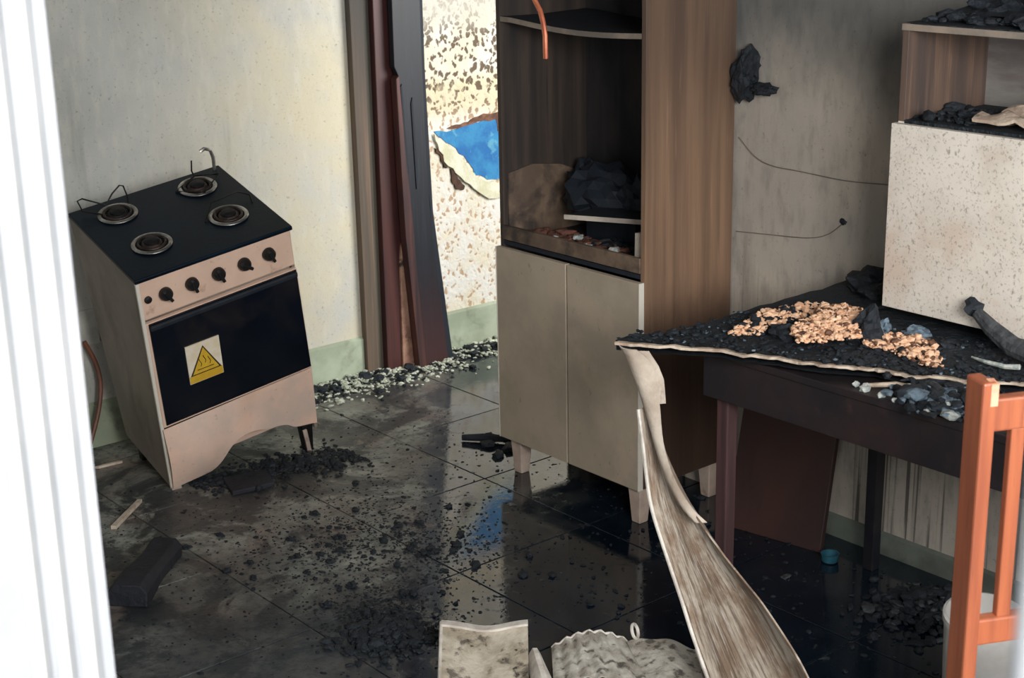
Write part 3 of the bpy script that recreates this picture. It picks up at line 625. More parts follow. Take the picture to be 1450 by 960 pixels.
# ------------------------------------------------------------------ table
tb = thing('table', (2.7, 1.65, 0), 'charred dark wooden table against the back wall with a burnt top', 'table')
TY0, TY1 = 1.02, 2.30
MB().box(2.395, 3.085, TY0, 2.235, .700, .716).build('base_board', M['table_wood'], tb, bevel=.002)
MB().box(2.40, 2.42, TY0 + .03, 2.225, .603, .699).build('apron', M['table_wood'], tb, bevel=.002)
MB().box(3.03, 3.05, TY0 + .03, 2.225, .62, .699).build('apron', M['table_wood'], tb, bevel=.002)
MB().box(2.42, 3.03, 2.195, 2.215, .61, .699).build('apron', M['table_wood'], tb, bevel=.002)
MB().box(2.42, 3.03, TY0 + .04, TY0 + .06, .61, .699).build('apron', M['table_wood'], tb, bevel=.002)
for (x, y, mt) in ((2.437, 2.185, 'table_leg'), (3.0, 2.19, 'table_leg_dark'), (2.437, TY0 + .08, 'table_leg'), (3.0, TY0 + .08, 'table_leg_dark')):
    s0 = .0155
    lg = MB().hexa([(x - s0, y - s0, 0), (x + s0, y - s0, 0), (x + s0, y + s0, 0), (x - s0, y + s0, 0), (x - .017, y - .017, .698), (x + .017, y - .017, .698), (x + .017, y + .017, .698), (x - .017, y + .017, .698)])
    lg.build('leg', M[mt], tb, bevel=.003)
# the charred slab: burnt back along its front, curled at its left corner
edge = [(2.19, 2.285), (2.215, 2.262), (2.27, 2.20), (2.335, 2.137), (2.36, 2.07), (2.387, 2.005), (2.405, 1.95), (2.425, 1.905), (2.455, 1.86), (2.478, 1.825), (2.485, 1.78), (2.50, 1.735), (2.53, 1.70), (2.55, 1.64), (2.58, 1.60), (2.63, 1.56), (2.66, 1.48), (2.70, 1.38), (2.72, 1.25), (2.74, 1.03)]
edge = sm([(x, y, 0) for x, y in edge], 4)
NE = len(edge); NC = 22
b = MB(); top = []; bot = []
for i, e in enumerate(edge):
    far_y = 2.30 + (1.03 - 2.30) * i / (NE - 1)
    far = Vector((3.085, far_y, 0))
    jx = .008 * noise.noise((i * .55, 2.2, 0)); jz = .003 * noise.noise((i * .8, 7, 0))
    for j in range(NC):
        t = j / (NC - 1); p = Vector((e.x + jx, e.y, 0)).lerp(far, t ** 1.15)
        curl = .016 * max(0, 1 - i / 14) * math.exp(-t * 7) + .006 * math.exp(-t * 14)
        hh = .742 + curl + jz * (1 - t) + .004 * noise.noise((p.x * 22, p.y * 22, 1)) + .003 * noise.noise((p.x * 60, p.y * 60, 4))
        if i == 0: hh += .012 * math.exp(-((t - .09) / .06) ** 2)
        if i in (1, 2, 3, 4, 5): hh += .014 * math.exp(-((t - .09) / .06) ** 2) * (1 - i / 6)
        top.append((p.x, p.y, hh)); bot.append((p.x + .002, p.y, .7185 + (curl + (hh - .742 - curl) * .3) * (1 - t)))
N = NE * NC; ft = []; fe = []
for i in range(NE - 1):
    for j in range(NC - 1):
        q = (i * NC + j, i * NC + j + 1, (i + 1) * NC + j + 1, (i + 1) * NC + j); ft.append(q); ft.append(tuple(x + N for x in reversed(q)))
    ft.append((i * NC + NC - 1, i * NC + NC - 1 + N, (i + 1) * NC + NC - 1 + N, (i + 1) * NC + NC - 1))
for j in range(NC - 1):
    ft.append((j, j + N, j + 1 + N, j + 1)); a = (NE - 1) * NC; ft.append((a + j, a + j + 1, a + j + 1 + N, a + j + N))
b.add(top + bot, ft)
b.cur = 0
slab = b.build('charred_top', M['table_top'], tb)
b = MB()   # pale broken edge of the board
for i in range(NE):
    wv = .0058 + .0020 * noise.noise((i * .45, 1, 5)) - .002 * (i / NE)
    t0 = Vector(top[i * NC]); dn = Vector((-.0035 - .002 * noise.noise((i * .7, 3, 3)), 0, 0))
    b.v += [t0 + dn + Vector((0, 0, -.004)), t0 + dn + Vector((0, 0, -.004 - wv * 1.1)), t0 + Vector((.010, 0, -.004 - wv * 1.1)), t0 + Vector((.010, 0, -.004))]
for i in range(NE - 1):
    a = i * 4
    for q in ((0, 1, 5, 4), (1, 2, 6, 5), (2, 3, 7, 6), (3, 0, 4, 7)): b.f.append(tuple(a + x for x in q)); b.mi.append(0)
b.f += [(0, 3, 2, 1), tuple((NE - 1) * 4 + x for x in (0, 1, 2, 3))]; b.mi += [0, 0]
o = b.build('broken_edge', M['fracture'], slab); o['label'] = 'pale broken front edge of the charred top'

TZ = .744
# pile of grains
def in_poly(x, y, poly):
    c = False; n = len(poly)
    for i in range(n):
        x1, y1 = poly[i]; x2, y2 = poly[(i + 1) % n]
        if (y1 > y) != (y2 > y) and x < (x2 - x1) * (y - y1) / (y2 - y1) + x1: c = not c
    return c
pileA = [(2.458, 2.01), (2.50, 2.07), (2.60, 2.075), (2.69, 2.14), (2.742, 2.16), (2.75, 2.09), (2.72, 2.04), (2.64, 1.99), (2.558, 1.93), (2.49, 1.965)]
fringeA = [(2.42, 2.17), (2.50, 2.20), (2.60, 2.235), (2.70, 2.22), (2.76, 2.17), (2.75, 2.10), (2.70, 2.13), (2.62, 2.15), (2.52, 2.14), (2.47, 2.13)]
pileB = [(2.58, 1.94), (2.66, 1.94), (2.71, 1.89), (2.68, 1.83), (2.61, 1.76), (2.56, 1.72), (2.55, 1.76), (2.58, 1.83)]
ca = Vector((2.60, 2.03))
def zA(x, y): 
    d = (Vector((x, y)) - ca).length; return TZ + .03 * max(0, 1 - (d / .2) ** 2)
def samp(poly, zf, jit):
    xs = [p[0] for p in poly]; ys = [p[1] for p in poly]
    def f(r):
        for _ in range(50):
            x, y = r.uniform(min(xs), max(xs)), r.uniform(min(ys), max(ys))
            if in_poly(x, y, poly): return (x, y, zf(x, y) + r.uniform(0, jit))
        return None
    return f
g_ = []
for i in range(15):
    row = []
    for j in range(15):
        x = 2.41 + .36 * i / 14; y = 1.88 + .33 * j / 14
        e_ = 1 if in_poly(x, y, pileA) else 0
        row.append((x, y, (zA(x, y) - .004 if e_ else TZ - .012)))
    g_.append(row)
o = rubble('grain_pile', 1800, samp(pileA, zA, .009), .0047, M['grain'], 'heap of toasted tan grains spilled on the charred table top', 'grain', 51, flat=.8)
o = rubble('grain_fringe', 620, samp(fringeA, lambda x, y: TZ + .002, .010), .0056, M['grain'], 'loose tan grains strewn along the wall side of the grain heap', 'grain', 52, flat=.8)
rubble('grain_pile', 420, samp(pileB, lambda x, y: TZ, .008), .0056, M['grain'], 'smaller spread of tan grains right of the black lump on the table', 'grain', 53, flat=.8)
rubble('scorched_grains', 200, samp(pileA, zA, .010), .0050, M['grain_dark'], 'dark scorched grains mixed into the tan heap on the table', 'grain', 54, flat=.8)
rubble('scorched_grains', 380, samp(fringeA, lambda x, y: TZ, .012), .0058, M['black_char'], 'black scorched grains along the wall side of the tan heap', 'grain', 55, flat=.8)
rubble('scorched_grains', 200, samp(pileB, lambda x, y: TZ, .010), .0052, M['grain_dark'], 'scorched grains mixed into the smaller right spread', 'grain', 56, flat=.8)
# char crumbs over the slab
def slab_pt(r):
    i = r.randrange(0, NE - 12); j = r.randrange(0, 12); p = top[i * NC + j]; return (p[0] + r.uniform(0, .02), p[1] + r.uniform(-.01, .01), p[2])
rubble('char_crumbs', 900, slab_pt, .0062, M['black_char'], 'fine black char crumbs over the burnt table top', 'debris', 57)
rubble('ash_specks', 130, slab_pt, .0042, M['ash_blue'], 'bluish ash specks sprinkled over the burnt table top', 'ash', 58)
o = MB().blob((0, 0, 0), (.035, .032, .045), 14, .4, 3, 2.0).build('char_lump', M['black_char']); o.location = (2.625, 1.955, TZ + .022); tag(o, 'black char lump standing between the two spreads of grain', 'char lump')
o = MB().blob((0, 0, 0), (.028, .036, .022), 15, .4, 3, 2.0).build('char_lump', M['black_char']); o.location = (2.51, 2.09, TZ + .01); tag(o, 'flat black char lump at the left foot of the grain heap', 'char lump')
for i, (x, y, s) in enumerate(((2.90, 2.12, .05), (2.96, 2.19, .06), (2.98, 2.08, .05))):
    o = MB().blob((0, 0, 0), (s, s * 1.2, s * .6), 60 + i, .4, 3, 2.0).build('charred_heap', M['black_char']); o.location = (x, y, TZ + s * .25); tag(o, ['black charred heap nearest the grain, left of the wall cabinet', 'black charred heap against the wall at the back left table corner', 'black charred heap tucked at the left edge of the wall cabinet'][i], 'debris')
o = MB().blob((0, 0, 0), (.018, .032, .016), 16, .4, 3, 2.2).build('ash_lump', M['ash_blue']); o.location = (2.70, 1.885, TZ + .010); tag(o, 'bluish grey ash lump behind the smaller spread of grain', 'ash')
o = MB().blob((0, 0, 0), (.016, .016, .018), 17, .4, 3, 2.2).build('ash_lump', M['ash_blue']); o.location = (2.69, 1.965, TZ + .012); tag(o, 'small bluish ash lump behind the black lump on the table', 'ash')
# crumpled foil-like ash and crumbs at right on the bared base board
def ash_pt(r):
    a = r.gauss(0, 1); c = r.gauss(0, 1); return (2.47 + .035 * a, 1.63 + .05 * c, .716 + abs(r.gauss(0, .008)))
rubble('ash_heap', 220, ash_pt, .010, M['ash_blue'], 'heap of bluish ash on the bared board beside the chair post', 'ash', 61)
rubble('ash_heap', 420, ash_pt, .011, M['black_char'], 'black cinders mixed into the bluish ash beside the chair post', 'ash', 62)
rubble('ash_heap', 60, ash_pt, .008, M['ash_white'], 'white ash bits on the bluish ash beside the chair post', 'ash', 63)
for i, (x, y, s) in enumerate(((2.415, 1.80, .013), (2.41, 1.755, .009), (2.43, 1.70, .010), (2.425, 1.83, .008), (2.405, 1.72, .007))):
    o = MB().blob((0, 0, 0), (s, s * .9, s * .8), 70 + i, .35, 2).build('plaster_bit', M['ash_white']); o.location = (x, y, .716 + s * .44)
    tag(o, 'small white plaster bit on the front ledge of the table', 'plaster bit', 'white bits on the table ledge')
o = MB().tube([(2.43, 1.81, .722), (2.47, 1.765, .726), (2.49, 1.72, .724)], [.004, .006, .003], 6).build('pale_splinter', M['fracture'], origin=(2.46, 1.77, .716)); tag(o, 'pale curved splinter on the front ledge of the table', 'splinter')
o = MB().tube([(2.52, 1.76, .722), (2.50, 1.70, .730), (2.475, 1.65, .724), (2.46, 1.60, .720)], [.006, .012, .012, .005], 8).build('grey_shard', M['char_grey'], origin=(2.49, 1.7, .716)); tag(o, 'curved grey shard under the broken edge of the table top', 'shard')
o = MB().tube([(2.735, 1.762, .822), (2.725, 1.72, .80), (2.715, 1.66, .775), (2.70, 1.55, .762), (2.69, 1.44, .757)], [.013, .018, .022, .022, .018], 10).build('charred_stick', M['char_grey'], origin=(2.71, 1.6, .75)); tag(o, 'charred stick leaning against the white wall cabinet door', 'stick')
o = MB().blob((0, 0, 0), (.017, .02, .019), 19, .5, 2, 2.2, False).build('char_lump', M['black_char']); o.location = (2.74, 1.775, .83); tag(o, 'black char lump on the tip of the leaning stick', 'char lump')
o = MB().tube([(2.66, 1.72, .752), (2.645, 1.68, .755), (2.64, 1.63, .757), (2.645, 1.60, .762)], [.002, .004, .005, .006], 6).build('white_splinter', M['ash_white'], origin=(2.65, 1.66, .748)); tag(o, 'thin white splinter lying behind the top of the chair post', 'splinter')
o = MB().blob((0, 0, 0), (.06, .10, .022), 23, .5, 3, 2).build('char_slab', M['char_grey']); o.location = (2.72, 1.50, TZ + .008); tag(o, 'grey char slab on the table right of the chair post', 'char slab')

# peeled veneer strip hanging from the table corner
vs = thing('veneer_strip', (2.2, 2.26, .74), 'long peeled grey veneer strip hanging twisted from the table corner', 'veneer strip')
Lp = [(2.209, .627), (2.191, .547), (2.175, .464), (2.158, .410), (2.127, .350), (2.095, .293), (2.062, .235), (2.032, .178), (1.983, .092), (1.950, .04), (1.925, .006)]
Rp = [(2.205, .622), (2.150, .535), (2.085, .462), (2.020, .409), (1.985, .385), (1.949, .361), (1.898, .330), (1.848, .298), (1.769, .231), (1.725, .183), (1.690, .135)]
Ls = sm([(2.185 - .02 * i / 10, y, z) for i, (y, z) in enumerate(Lp)], 4); Rs = sm([(2.195 - .005 * i / 10, y, z) for i, (y, z) in enumerate(Rp)], 4)
g_ = []
for i, (a, c) in enumerate(zip(Ls, Rs)):
    row = []
    for j in range(13):
        t = j / 12; p = a.lerp(c, t)
        p = p + Vector((.028 * math.sin(math.pi * t) + .006 * math.sin(t * 9 + i * .05), 0, 0))
        row.append(p)
    g_.append(row)
so_ = MB().sheet(g_, .0035).build('strip', M['veneer'], vs, smooth=True)
uvl = so_.data.uv_layers.new(name='length')
for lp in so_.data.loops:
    q_ = lp.vertex_index % (len(g_) * 13)
    uvl.data[lp.index].uv = ((q_ % 13) / 12.0, (q_ // 13) / (len(g_) - 1.0) * 3.0)
b = MB()
b.tube([p + Vector((-.002, 0, 0)) for p in Ls], [.0042] * len(Ls), 6)
b.build('rolled_edge', M['sheet_edge'], vs, smooth=True)
La = [(2.282, .752), (2.258, .726), (2.232, .686), (2.205, .632), (2.175, .570), (2.143, .508), (2.098, .448), (2.055, .418)]
Ra = [(2.228, .752), (2.205, .728), (2.186, .690), (2.160, .640), (2.131, .572), (2.097, .508), (2.060, .450), (2.030, .416)]
Ls2 = sm([(2.196, y, z) for y, z in La], 4); Rs2 = sm([(2.196 + .02 * math.sin(i), y, z) for i, (y, z) in enumerate(Ra)], 4)
g_ = [[a.lerp(c, t / 6) + Vector((-.012 * math.sin(math.pi * t / 6), 0, 0)) for t in range(7)] for a, c in zip(Ls2, Rs2)]
o = MB().sheet(g_, .003).build('backing_layer', M['veneer_pale'], vs, smooth=True); o['label'] = 'pale backing layer peeling off the top of the strip'
g_ = [[Vector((2.20 + .03 * t / 4, y0 + (y1 - y0) * t / 4, z)) for t in range(5)] for (y0, y1, z) in ((2.262, 2.225, .742), (2.245, 2.196, .716), (2.225, 2.180, .69), (2.205, 2.176, .662), (2.19, 2.174, .638))]
o = MB().sheet(g_, .003).build('torn_tab', M['veneer_pale'], vs, smooth=True)

# red-brown panel leaning against the wall under the table
o = MB().hexa([(2.925, 2.62, 0), (2.975, 2.335, 0), (2.99, 2.335, 0), (2.94, 2.62, 0), (3.03, 2.62, .56), (3.075, 2.345, .56), (3.09, 2.345, .56), (3.045, 2.62, .56)]).build('leaning_panel', M['brown_panel'], origin=(2.97, 2.48, 0), bevel=.002); tag(o, 'red-brown board leaning on the wall behind the table legs', 'board')
o = MB().lathe([(.024, 0), (.030, .004), (.033, .03), (.034, .032), (.030, .032), (.027, .006), (.001, .005)], (0, 0, 0), 20, caps=False).build('plastic_lid', M['turquoise'], smooth=True); o.scale = (.72, .72, .72); o.location = (2.955, 2.286, .0005); tag(o, 'small round turquoise cap on the dark floor under the table', 'cap')
def heap_pt(cx, cy, sx, sy, h):
    def f(r):
        a, c = r.gauss(0, 1), r.gauss(0, 1); d = math.hypot(a, c); return (cx + a * sx, cy + c * sy, max(0, h * (1 - d / 2)) * r.random())
    return f
rubble('burnt_heap', 380, heap_pt(2.90, 1.95, .07, .06, .05), .013, M['black_char'], 'black burnt heap on the floor under the table by the skirting', 'debris', 71)
rubble('burnt_heap', 40, heap_pt(2.90, 1.95, .07, .06, .06), .010, M['char_grey'], 'grey flecks on the black heap under the table', 'debris', 72)
rubble('floor_cinders', 300, lambda r: (r.uniform(2.3, 3.05), r.uniform(1.7, 2.9), 0), .006, M['black_char'], 'scattered cinders on the dark wet floor under the table', 'debris', 73)
for i, (x, y, s, m_) in enumerate(((2.62, 2.28, .010, 'ash_white'), (2.55, 2.20, .008, 'grain_dark'), (2.80, 2.30, .010, 'char_grey'))):
    o = MB().blob((0, 0, 0), (s * 1.6, s, s * .6), 90 + i, .4, 2).build('floor_chip', M[m_]); o.location = (x, y, s * .33); tag(o, ['white chip on the dark floor near the veneer strip', 'brown chip on the dark floor under the table front', 'grey chip on the dark floor before the turquoise cap'][i], 'chip')

# white bucket behind the chair post
bk = thing('bucket', (2.56, 1.592, 0), 'small white plastic bucket on the floor behind the chair post', 'bucket', world=False)
bk.rotation_euler = (math.radians(6), math.radians(-5), 0); bk.scale = (.95, .95, .84)
MB().lathe([(.001, 0.002), (.064, 0.002), (.068, .01), (.086, .30), (.090, .302), (.090, .318), (.084, .32), (.081, .30), (.064, .012), (.001, .010)], (0, 0, 0), 32, caps=False).build('body', M['bucket'], bk, smooth=True)
MB().tube([(.089 * math.cos(a), .089 * math.sin(a), .30 + .0 * a) if False else (.092 * math.cos(a), -.092 * abs(math.sin(a)) * .55 - .0, .305 - .06 * abs(math.sin(a))) for a in [math.pi * i / 14 for i in range(15)]], .0022, 6).build('handle', M['chrome'], bk, smooth=True)
MB().lathe([(.001, .235), (.079, .235), (.079, .24), (.05, .262), (.001, .27)], (0, 0, 0), 20, caps=False).build('contents', M['black_char'], bk)

# ------------------------------------------------------------------ chair (back towards the table, post nearest the middle)
ch = thing('chair', (1.945, 1.235, 0), 'orange-brown varnished wooden slat-back chair by the table', 'chair', world=False)
rail = Vector((.90, -.436, 0)).normalized(); seatdir = Vector((-.436, -.90, 0)).normalized()
ch.matrix_world = Matrix(((rail.x, -seatdir.x, 0, 1.945), (rail.y, -seatdir.y, 0, 1.235), (0, 0, 1, 0), (0, 0, 0, 1)))
CW = .40
def post(x):
    o = MB().box(x - .014, x + .010, -.026, .026, 0, .990).build('post', M['chair_wood'], ch, bevel=.004)
    e = MB().hexa([(x - .002, -.0275, .953), (x + .0105, -.0275, .953), (x + .0105, -.01, .953), (x - .002, -.01, .953), (x - .002, -.0275, .988), (x + .0105, -.0275, .988), (x + .0105, -.01, .992), (x - .002, -.01, .992)]).build('worn_tip', M['chair_end'], o)
post(0); post(CW)
MB().box(.009, CW - .013, -.012, .012, .905, .958).build('top_rail', M['chair_wood'], ch, bevel=.004)
MB().box(.009, CW - .013, -.012, .012, .545, .590).build('lower_rail', M['chair_wood'], ch, bevel=.004)
for i in range(4):
    x = .062 + .085 * i
    MB().box(x - .012, x + .012, -.008, .008, .588, .907).build('slat', M['chair_wood'], ch, bevel=.003)
MB().box(-.01, CW + .006, -.42, .02, .43, .455).build('seat', M['chair_wood'], ch, bevel=.006)
for x in (0.01, CW - .015): MB().box(x - .016, x + .016, -.41, -.378, 0, .43).build('leg', M['chair_wood'], ch, bevel=.004)
for x in (0.0, CW): MB().box(x - .008, x + .008, -.38, -.02, .20, .235).build('stretcher', M['chair_wood'], ch, bevel=.003)

# ------------------------------------------------------------------ stove (fallen forward on its missing front-left foot)
st = thing('gas_stove', (1.926, 3.9, 0), 'old gas stove with black cooktop tipped over toward its front left corner', 'stove', world=False)
st.matrix_world = Matrix(((.98045, .05022, -.19027, 1.926), (-.09578, .96641, -.23850, 3.9), (.17190, .25206, .95232, 0), (0, 0, 0, 1)))
WT, WB, HT, DT, DB = .476, .492, .718, .438, .306
def plate(pts, n, th):  # quad plate thickened along n
    n = Vector(n).normalized() * th; P = [Vector(p) for p in pts]
    return MB().hexa(P + [p + n for p in P])
o = plate([(0, -.012, .006), (0, DB, .006), (0, DT, HT), (0, 0, HT)], (1, 0, 0), .01).build('side_panel', M['enamel_side'], st, bevel=.002); o['label'] = 'grey smoked left side'
o = plate([(WB, -.012, .006), (WB, DB, .006), (WT, DT, HT), (WT, 0, HT)], (-1, 0, 0), .01).build('side_panel', M['enamel_side'], st, bevel=.002)
plate([(.01, DB - .004, .006), (WB - .01, DB - .004, .006), (WT - .01, DT - .004, HT), (.01, DT - .004, HT)], (0, -1, 0), .006).build('back_panel', M['enamel_side'], st)
plate([(.012, .012, .20), (WB - .012, .012, .20), (WB - .012, .33, .20), (.012, .33, .20)], (0, 0, 1), .008).build('base_pan', M['burnt_iron'], st)
MB().box(.012, WT - .014, .0, .014, .590, HT - .001).build('front_bar', M['enamel_side'], st)
cp = plate([(.001, -.008, .597), (WT - .001 + .001, -.008, .602), (WT - .002, -.005, HT), (.001, -.005, HT)], (0, 1, 0), .012).build('control_panel', M['enamel'], st, bevel=.003)
MB().box(-.002, WT + .003, -.012, DT + .002, HT, HT + .013).build('cooktop', M['cook_glass'], st, bevel=.003)
MB().box(-.003, .008, -.014, -.004, .012, HT).build('corner_trim', M['edge_white'], st, bevel=.002)
o = MB().box(-.001, .030, -.016, .004, -.004, .045).build('front_foot', M['leg_white'], st, bevel=.003); o['label'] = 'corner standing on the floor'
# knobs and button
for i, (x, z_) in enumerate(((.078, .6735), (.157, .675), (.238, .6765), (.318, .678), (.396, .682))):
    kb = MB().lathe([(.019, 0), (.0195, -.004), (.018, -.014), (.014, -.020), (.001, -.020)], (x, -.009, z_ - .012), 18, 'y', caps=False).build('knob', M['knob'], st, smooth=True)
    r_ = [.5, .25, .35, .9, .4][i]
    c_, s_ = math.cos(r_), math.sin(r_); gx, gz = .0045, .021
    pts = [(-gx, -gz), (gx, -gz), (gx, gz), (-gx, gz)]
    pts = [(x + u * c_ - v * s_, z_ - .012 + u * s_ + v * c_) for u, v in pts]
    MB().prism(pts, 'y', -.036, -.026).build('grip', M['knob'], kb, bevel=.002)
MB().lathe([(.0105, 0), (.0105, -.006), (.006, -.008), (.001, -.008)], (.027, -.008, .660), 14, 'y', caps=False).build('igniter_button', M['knob'], st, smooth=True)
# oven door
od = plate([(.006, -.018, .232), (WB - .001, -.018, .238), (WT + .002, -.014, .592), (.006, -.014, .588)], (0, 1, 0), .016).build('oven_door', M['enamel'], st, bevel=.003)
plate([(.014, -.0215, .240), (WB - .004, -.0215, .245), (WT - .002, -.018, .590), (.014, -.018, .586)], (0, 1, 0), .006).build('glass', M['oven_glass'], od, bevel=.002)
plate([(.014, -.030, .568), (WT - .004, -.030, .572), (WT - .004, -.030, .588), (.014, -.030, .584)], (0, 1, 0), .010).build('handle', M['cab_black'], od, bevel=.004)
# warning sticker
sx0, sx1, sz0, sz1, sy = .103, .208, .347, .476, -.0222
ws = MB().box(sx0, sx1, sy - .0012, sy + .002, sz0, sz1).build('warning_sticker', M['sticker'], st); ws['label'] = 'white sticker with a yellow hot-surface triangle'
cx = (sx0 + sx1) / 2
MB().prism([(sx0 + .001, sz0 + .001), (sx1 - .001, sz0 + .001), (sx1 - .001, sz0 + .026), (sx0 + .001, sz0 + .026)], 'y', sy - .0016, sy - .001).build('sticker_band', M['yellow'], ws)
MB().prism([(cx - .048, sz0 + .026), (cx + .048, sz0 + .026), (cx, sz1 - .012)], 'y', sy - .0022, sy - .001).build('triangle_border', M['black_ink'], ws)
MB().prism([(cx - .041, sz0 + .0298), (cx + .041, sz0 + .0298), (cx, sz1 - .019)], 'y', sy - .0028, sy - .001).build('triangle', M['yellow'], ws)
for q in range(3):
    xq = cx - .014 + .014 * q; zq = sz0 + .050 + (.008 if q == 1 else 0)
    MB().tube([(xq + .003 * math.sin(a * 1.0), sy - .003, zq + .0052 * a) for a in range(0, 6)], .0011, 4).build('heat_wave', M['black_ink'], ws)
MB().box(cx - .026, cx + .026, sy - .0032, sy - .002, sz0 + .040, sz0 + .0425).build('hot_plate_line', M['black_ink'], ws)
# lower panel: warped, its bottom edge burnt out in a bay
edge_pts = [(.002, .012), (.032, .016), (.08, .021), (.125, .026), (.150, .042), (.166, .060), (.19, .088), (.215, .106), (.24, .110), (.27, .104), (.30, .092), (.324, .082), (.36, .076), (.39, .066), (.412, .048), (.44, .040), (.47, .034), (.49, .028)]
e3 = sm([(x, z_, 0) for x, z_ in edge_pts], 3); NEP = len(e3)
g_ = []
for p in e3:
    row = []
    for j in range(9):
        t = j / 8; x = p.x; ztop = .228 + .008 * x / .49; z_ = p.y + (ztop - p.y) * t
        bulge = .034 * math.exp(-((x - .10) / .11) ** 2) * math.sin(math.pi * min(1, (z_ - 0) / .23)) + .012 * math.exp(-((x - .235) / .05) ** 2) * (1 - t) - .010 * math.exp(-((x - .28) / .03) ** 2) * math.sin(math.pi * t)
        row.append((x, -.016 - bulge, z_))
    g_.append(row)
MB().sheet(g_, .003).build('lower_panel', M['enamel_lower'], st, smooth=True)
o = plate([(.012, .05, .02), (WB - .012, .05, .02), (WB - .012, .05, .20), (.012, .05, .20)], (0, 1, 0), .004).build('inner_shield', M['enamel'], st)
# front right foot
o = MB().hexa([(.445, .0, -.078), (.475, -.004, -.078), (.480, .022, -.085), (.450, .026, -.085), (.440, -.01, .03), (.478, -.01, .03), (.478, .03, .03), (.440, .03, .03)]).build('foot', M['burnt_iron'], st, bevel=.003)
MB().hexa([(.452, -.010, -.076), (.464, -.012, -.077), (.464, -.004, -.078), (.452, -.004, -.078), (.440, -.016, .016), (.453, -.016, .016), (.453, -.010, .016), (.440, -.010, .016)]).build('steel_strip', M['leg_white'], o)
for x in (.02, .45):
    MB().box(x, x + .03, DB - .05, DB - .02, -.085 if x < .1 else -.150, .02).build('foot', M['burnt_iron'], st, bevel=.003)
# burners
ZC = HT + .013
for (x, y, kind) in ((.111, .345, 0), (.365, .350, 1), (.360, .145, 1), (.118, .135, 2)):
    br = MB().lathe([(.030, 0), (.030, .006), (.026, .010), (.012, .010), (.001, .009)], (x, y, ZC), 24, caps=False).build('burner', M['rust' if kind else 'burnt_iron'], st, smooth=True)
    pr = [(.051 + .0065 * math.cos(a), .004 + .004 * math.sin(a)) for a in [2 * math.pi * i / 8 for i in range(9)]]
    MB().lathe(pr, (x, y, ZC), 32, caps=False).build('drip_ring', M['chrome'], br, smooth=True)
    pr = [(.038 + .004 * math.cos(a), .007 + .004 * math.sin(a)) for a in [2 * math.pi * i / 8 for i in range(9)]]
    MB().lathe(pr, (x, y, ZC), 28, caps=False).build('inner_ring', M['rust'], br, smooth=True)
    MB().lathe([(.022, .009), (.022, .015), (.018, .018), (.001, .018)], (x, y, ZC), 20, caps=False).build('burner_cap', M['burnt_iron'], br, smooth=True)
def stw(p): return st.matrix_world @ Vector(p)
def wire_thing(name, paths, r, mat, label, cat):
    b = MB()
    for p in paths: b.tube([stw(q) for q in p], r, 6)
    o = b.build(name, mat, origin=stw(paths[0][0]), smooth=True); return tag(o, label, cat)
wire_thing('pan_support', [[(.09, .345, ZC + .004), (.03, .40, ZC + .014), (.022, .405, ZC + .048), (.036, .402, ZC + .052), (.10, .40, ZC + .010), (.125, .40, ZC + .040), (.150, .40, ZC + .058), (.160, .398, ZC + .054), (.166, .395, ZC + .018), (.160, .38, ZC + .004)]], .0024, M['burnt_iron'], 'bent wire pan support lying over the back left burner', 'pan support')
wire_thing('pan_support', [[(.382, .40, ZC + .003), (.383, .42, ZC + .02), (.387, .42, ZC + .052)], [(.30, .36, ZC + .004), (.382, .40, ZC + .012), (.44, .36, ZC + .016), (.36, .29, ZC + .014), (.30, .36, ZC + .004)]], .0026, M['burnt_iron'], 'black wire pan support standing on the back right burner', 'pan support')
wire_thing('lid_hinge', [[(.456, .42, ZC + .0), (.457, .42, ZC + .04), (.450, .42, ZC + .068), (.432, .42, ZC + .078), (.418, .42, ZC + .072)]], .0055, M['chrome'], 'chrome hinge bracket sticking up at the back right corner of the stove', 'hinge')
wire_thing('pan_support', [[(.29, .15, ZC + .003), (.34, .21, ZC + .02), (.43, .22, ZC + .024), (.458, .20, ZC + .012), (.45, .17, ZC + .003)]], .0024, M['burnt_iron'], 'black wire pan support along the front right burner', 'pan support')

# behind the stove
so = thing('wall_socket', (1.95, YL - .01, .39), 'dusty white socket plate on the wall behind the stove', 'socket')
MB().box(1.905, 1.965, YL - .012, YL - .0005, .335, .449).build('plate', M['socket'], so, bevel=.003)
MB().box(1.968, 2.0, YL - .010, YL - .0005, .34, .447).build('blank_plate', M['enamel_side'], so, bevel=.002)
o = MB().tube(sm([(1.90, 4.34, .36), (1.925, 4.33, .29), (1.93, 4.32, .22), (1.91, 4.31, .14), (1.87, 4.30, .05), (1.84, 4.28, .012)]), .0075, 8).build('gas_hose', M['hose'], smooth=True, origin=(1.9, 4.3, .2)); tag(o, 'brown gas hose curling down the wall behind the stove', 'hose')

# ------------------------------------------------------------------ floor debris
o = MB().hexa([(1.66, 3.745, .001), (1.672, 3.736, .001), (1.815, 3.862, .001), (1.806, 3.872, .001), (1.66, 3.745, .012), (1.672, 3.736, .012), (1.815, 3.862, .010), (1.806, 3.872, .010)]).build('wood_splinter', M['splinter'], origin=(1.74, 3.8, 0)); tag(o, 'pale wood splinter on the floor before the tipped stove', 'splinter')
o = MB().hexa([(1.83, 4.20, .001), (1.84, 4.19, .001), (1.915, 4.185, .001), (1.91, 4.197, .001), (1.83, 4.20, .008), (1.84, 4.19, .008), (1.915, 4.185, .008), (1.91, 4.197, .008)]).build('wood_splinter', M['splinter'], origin=(1.87, 4.19, 0)); tag(o, 'small pale splinter on the floor beside the stove side', 'splinter')
b = MB(); ax = Vector((.60, .58, 0)).normalized(); pn = Vector((ax.y, -ax.x, 0)); c0 = Vector((1.585, 3.385, .028))
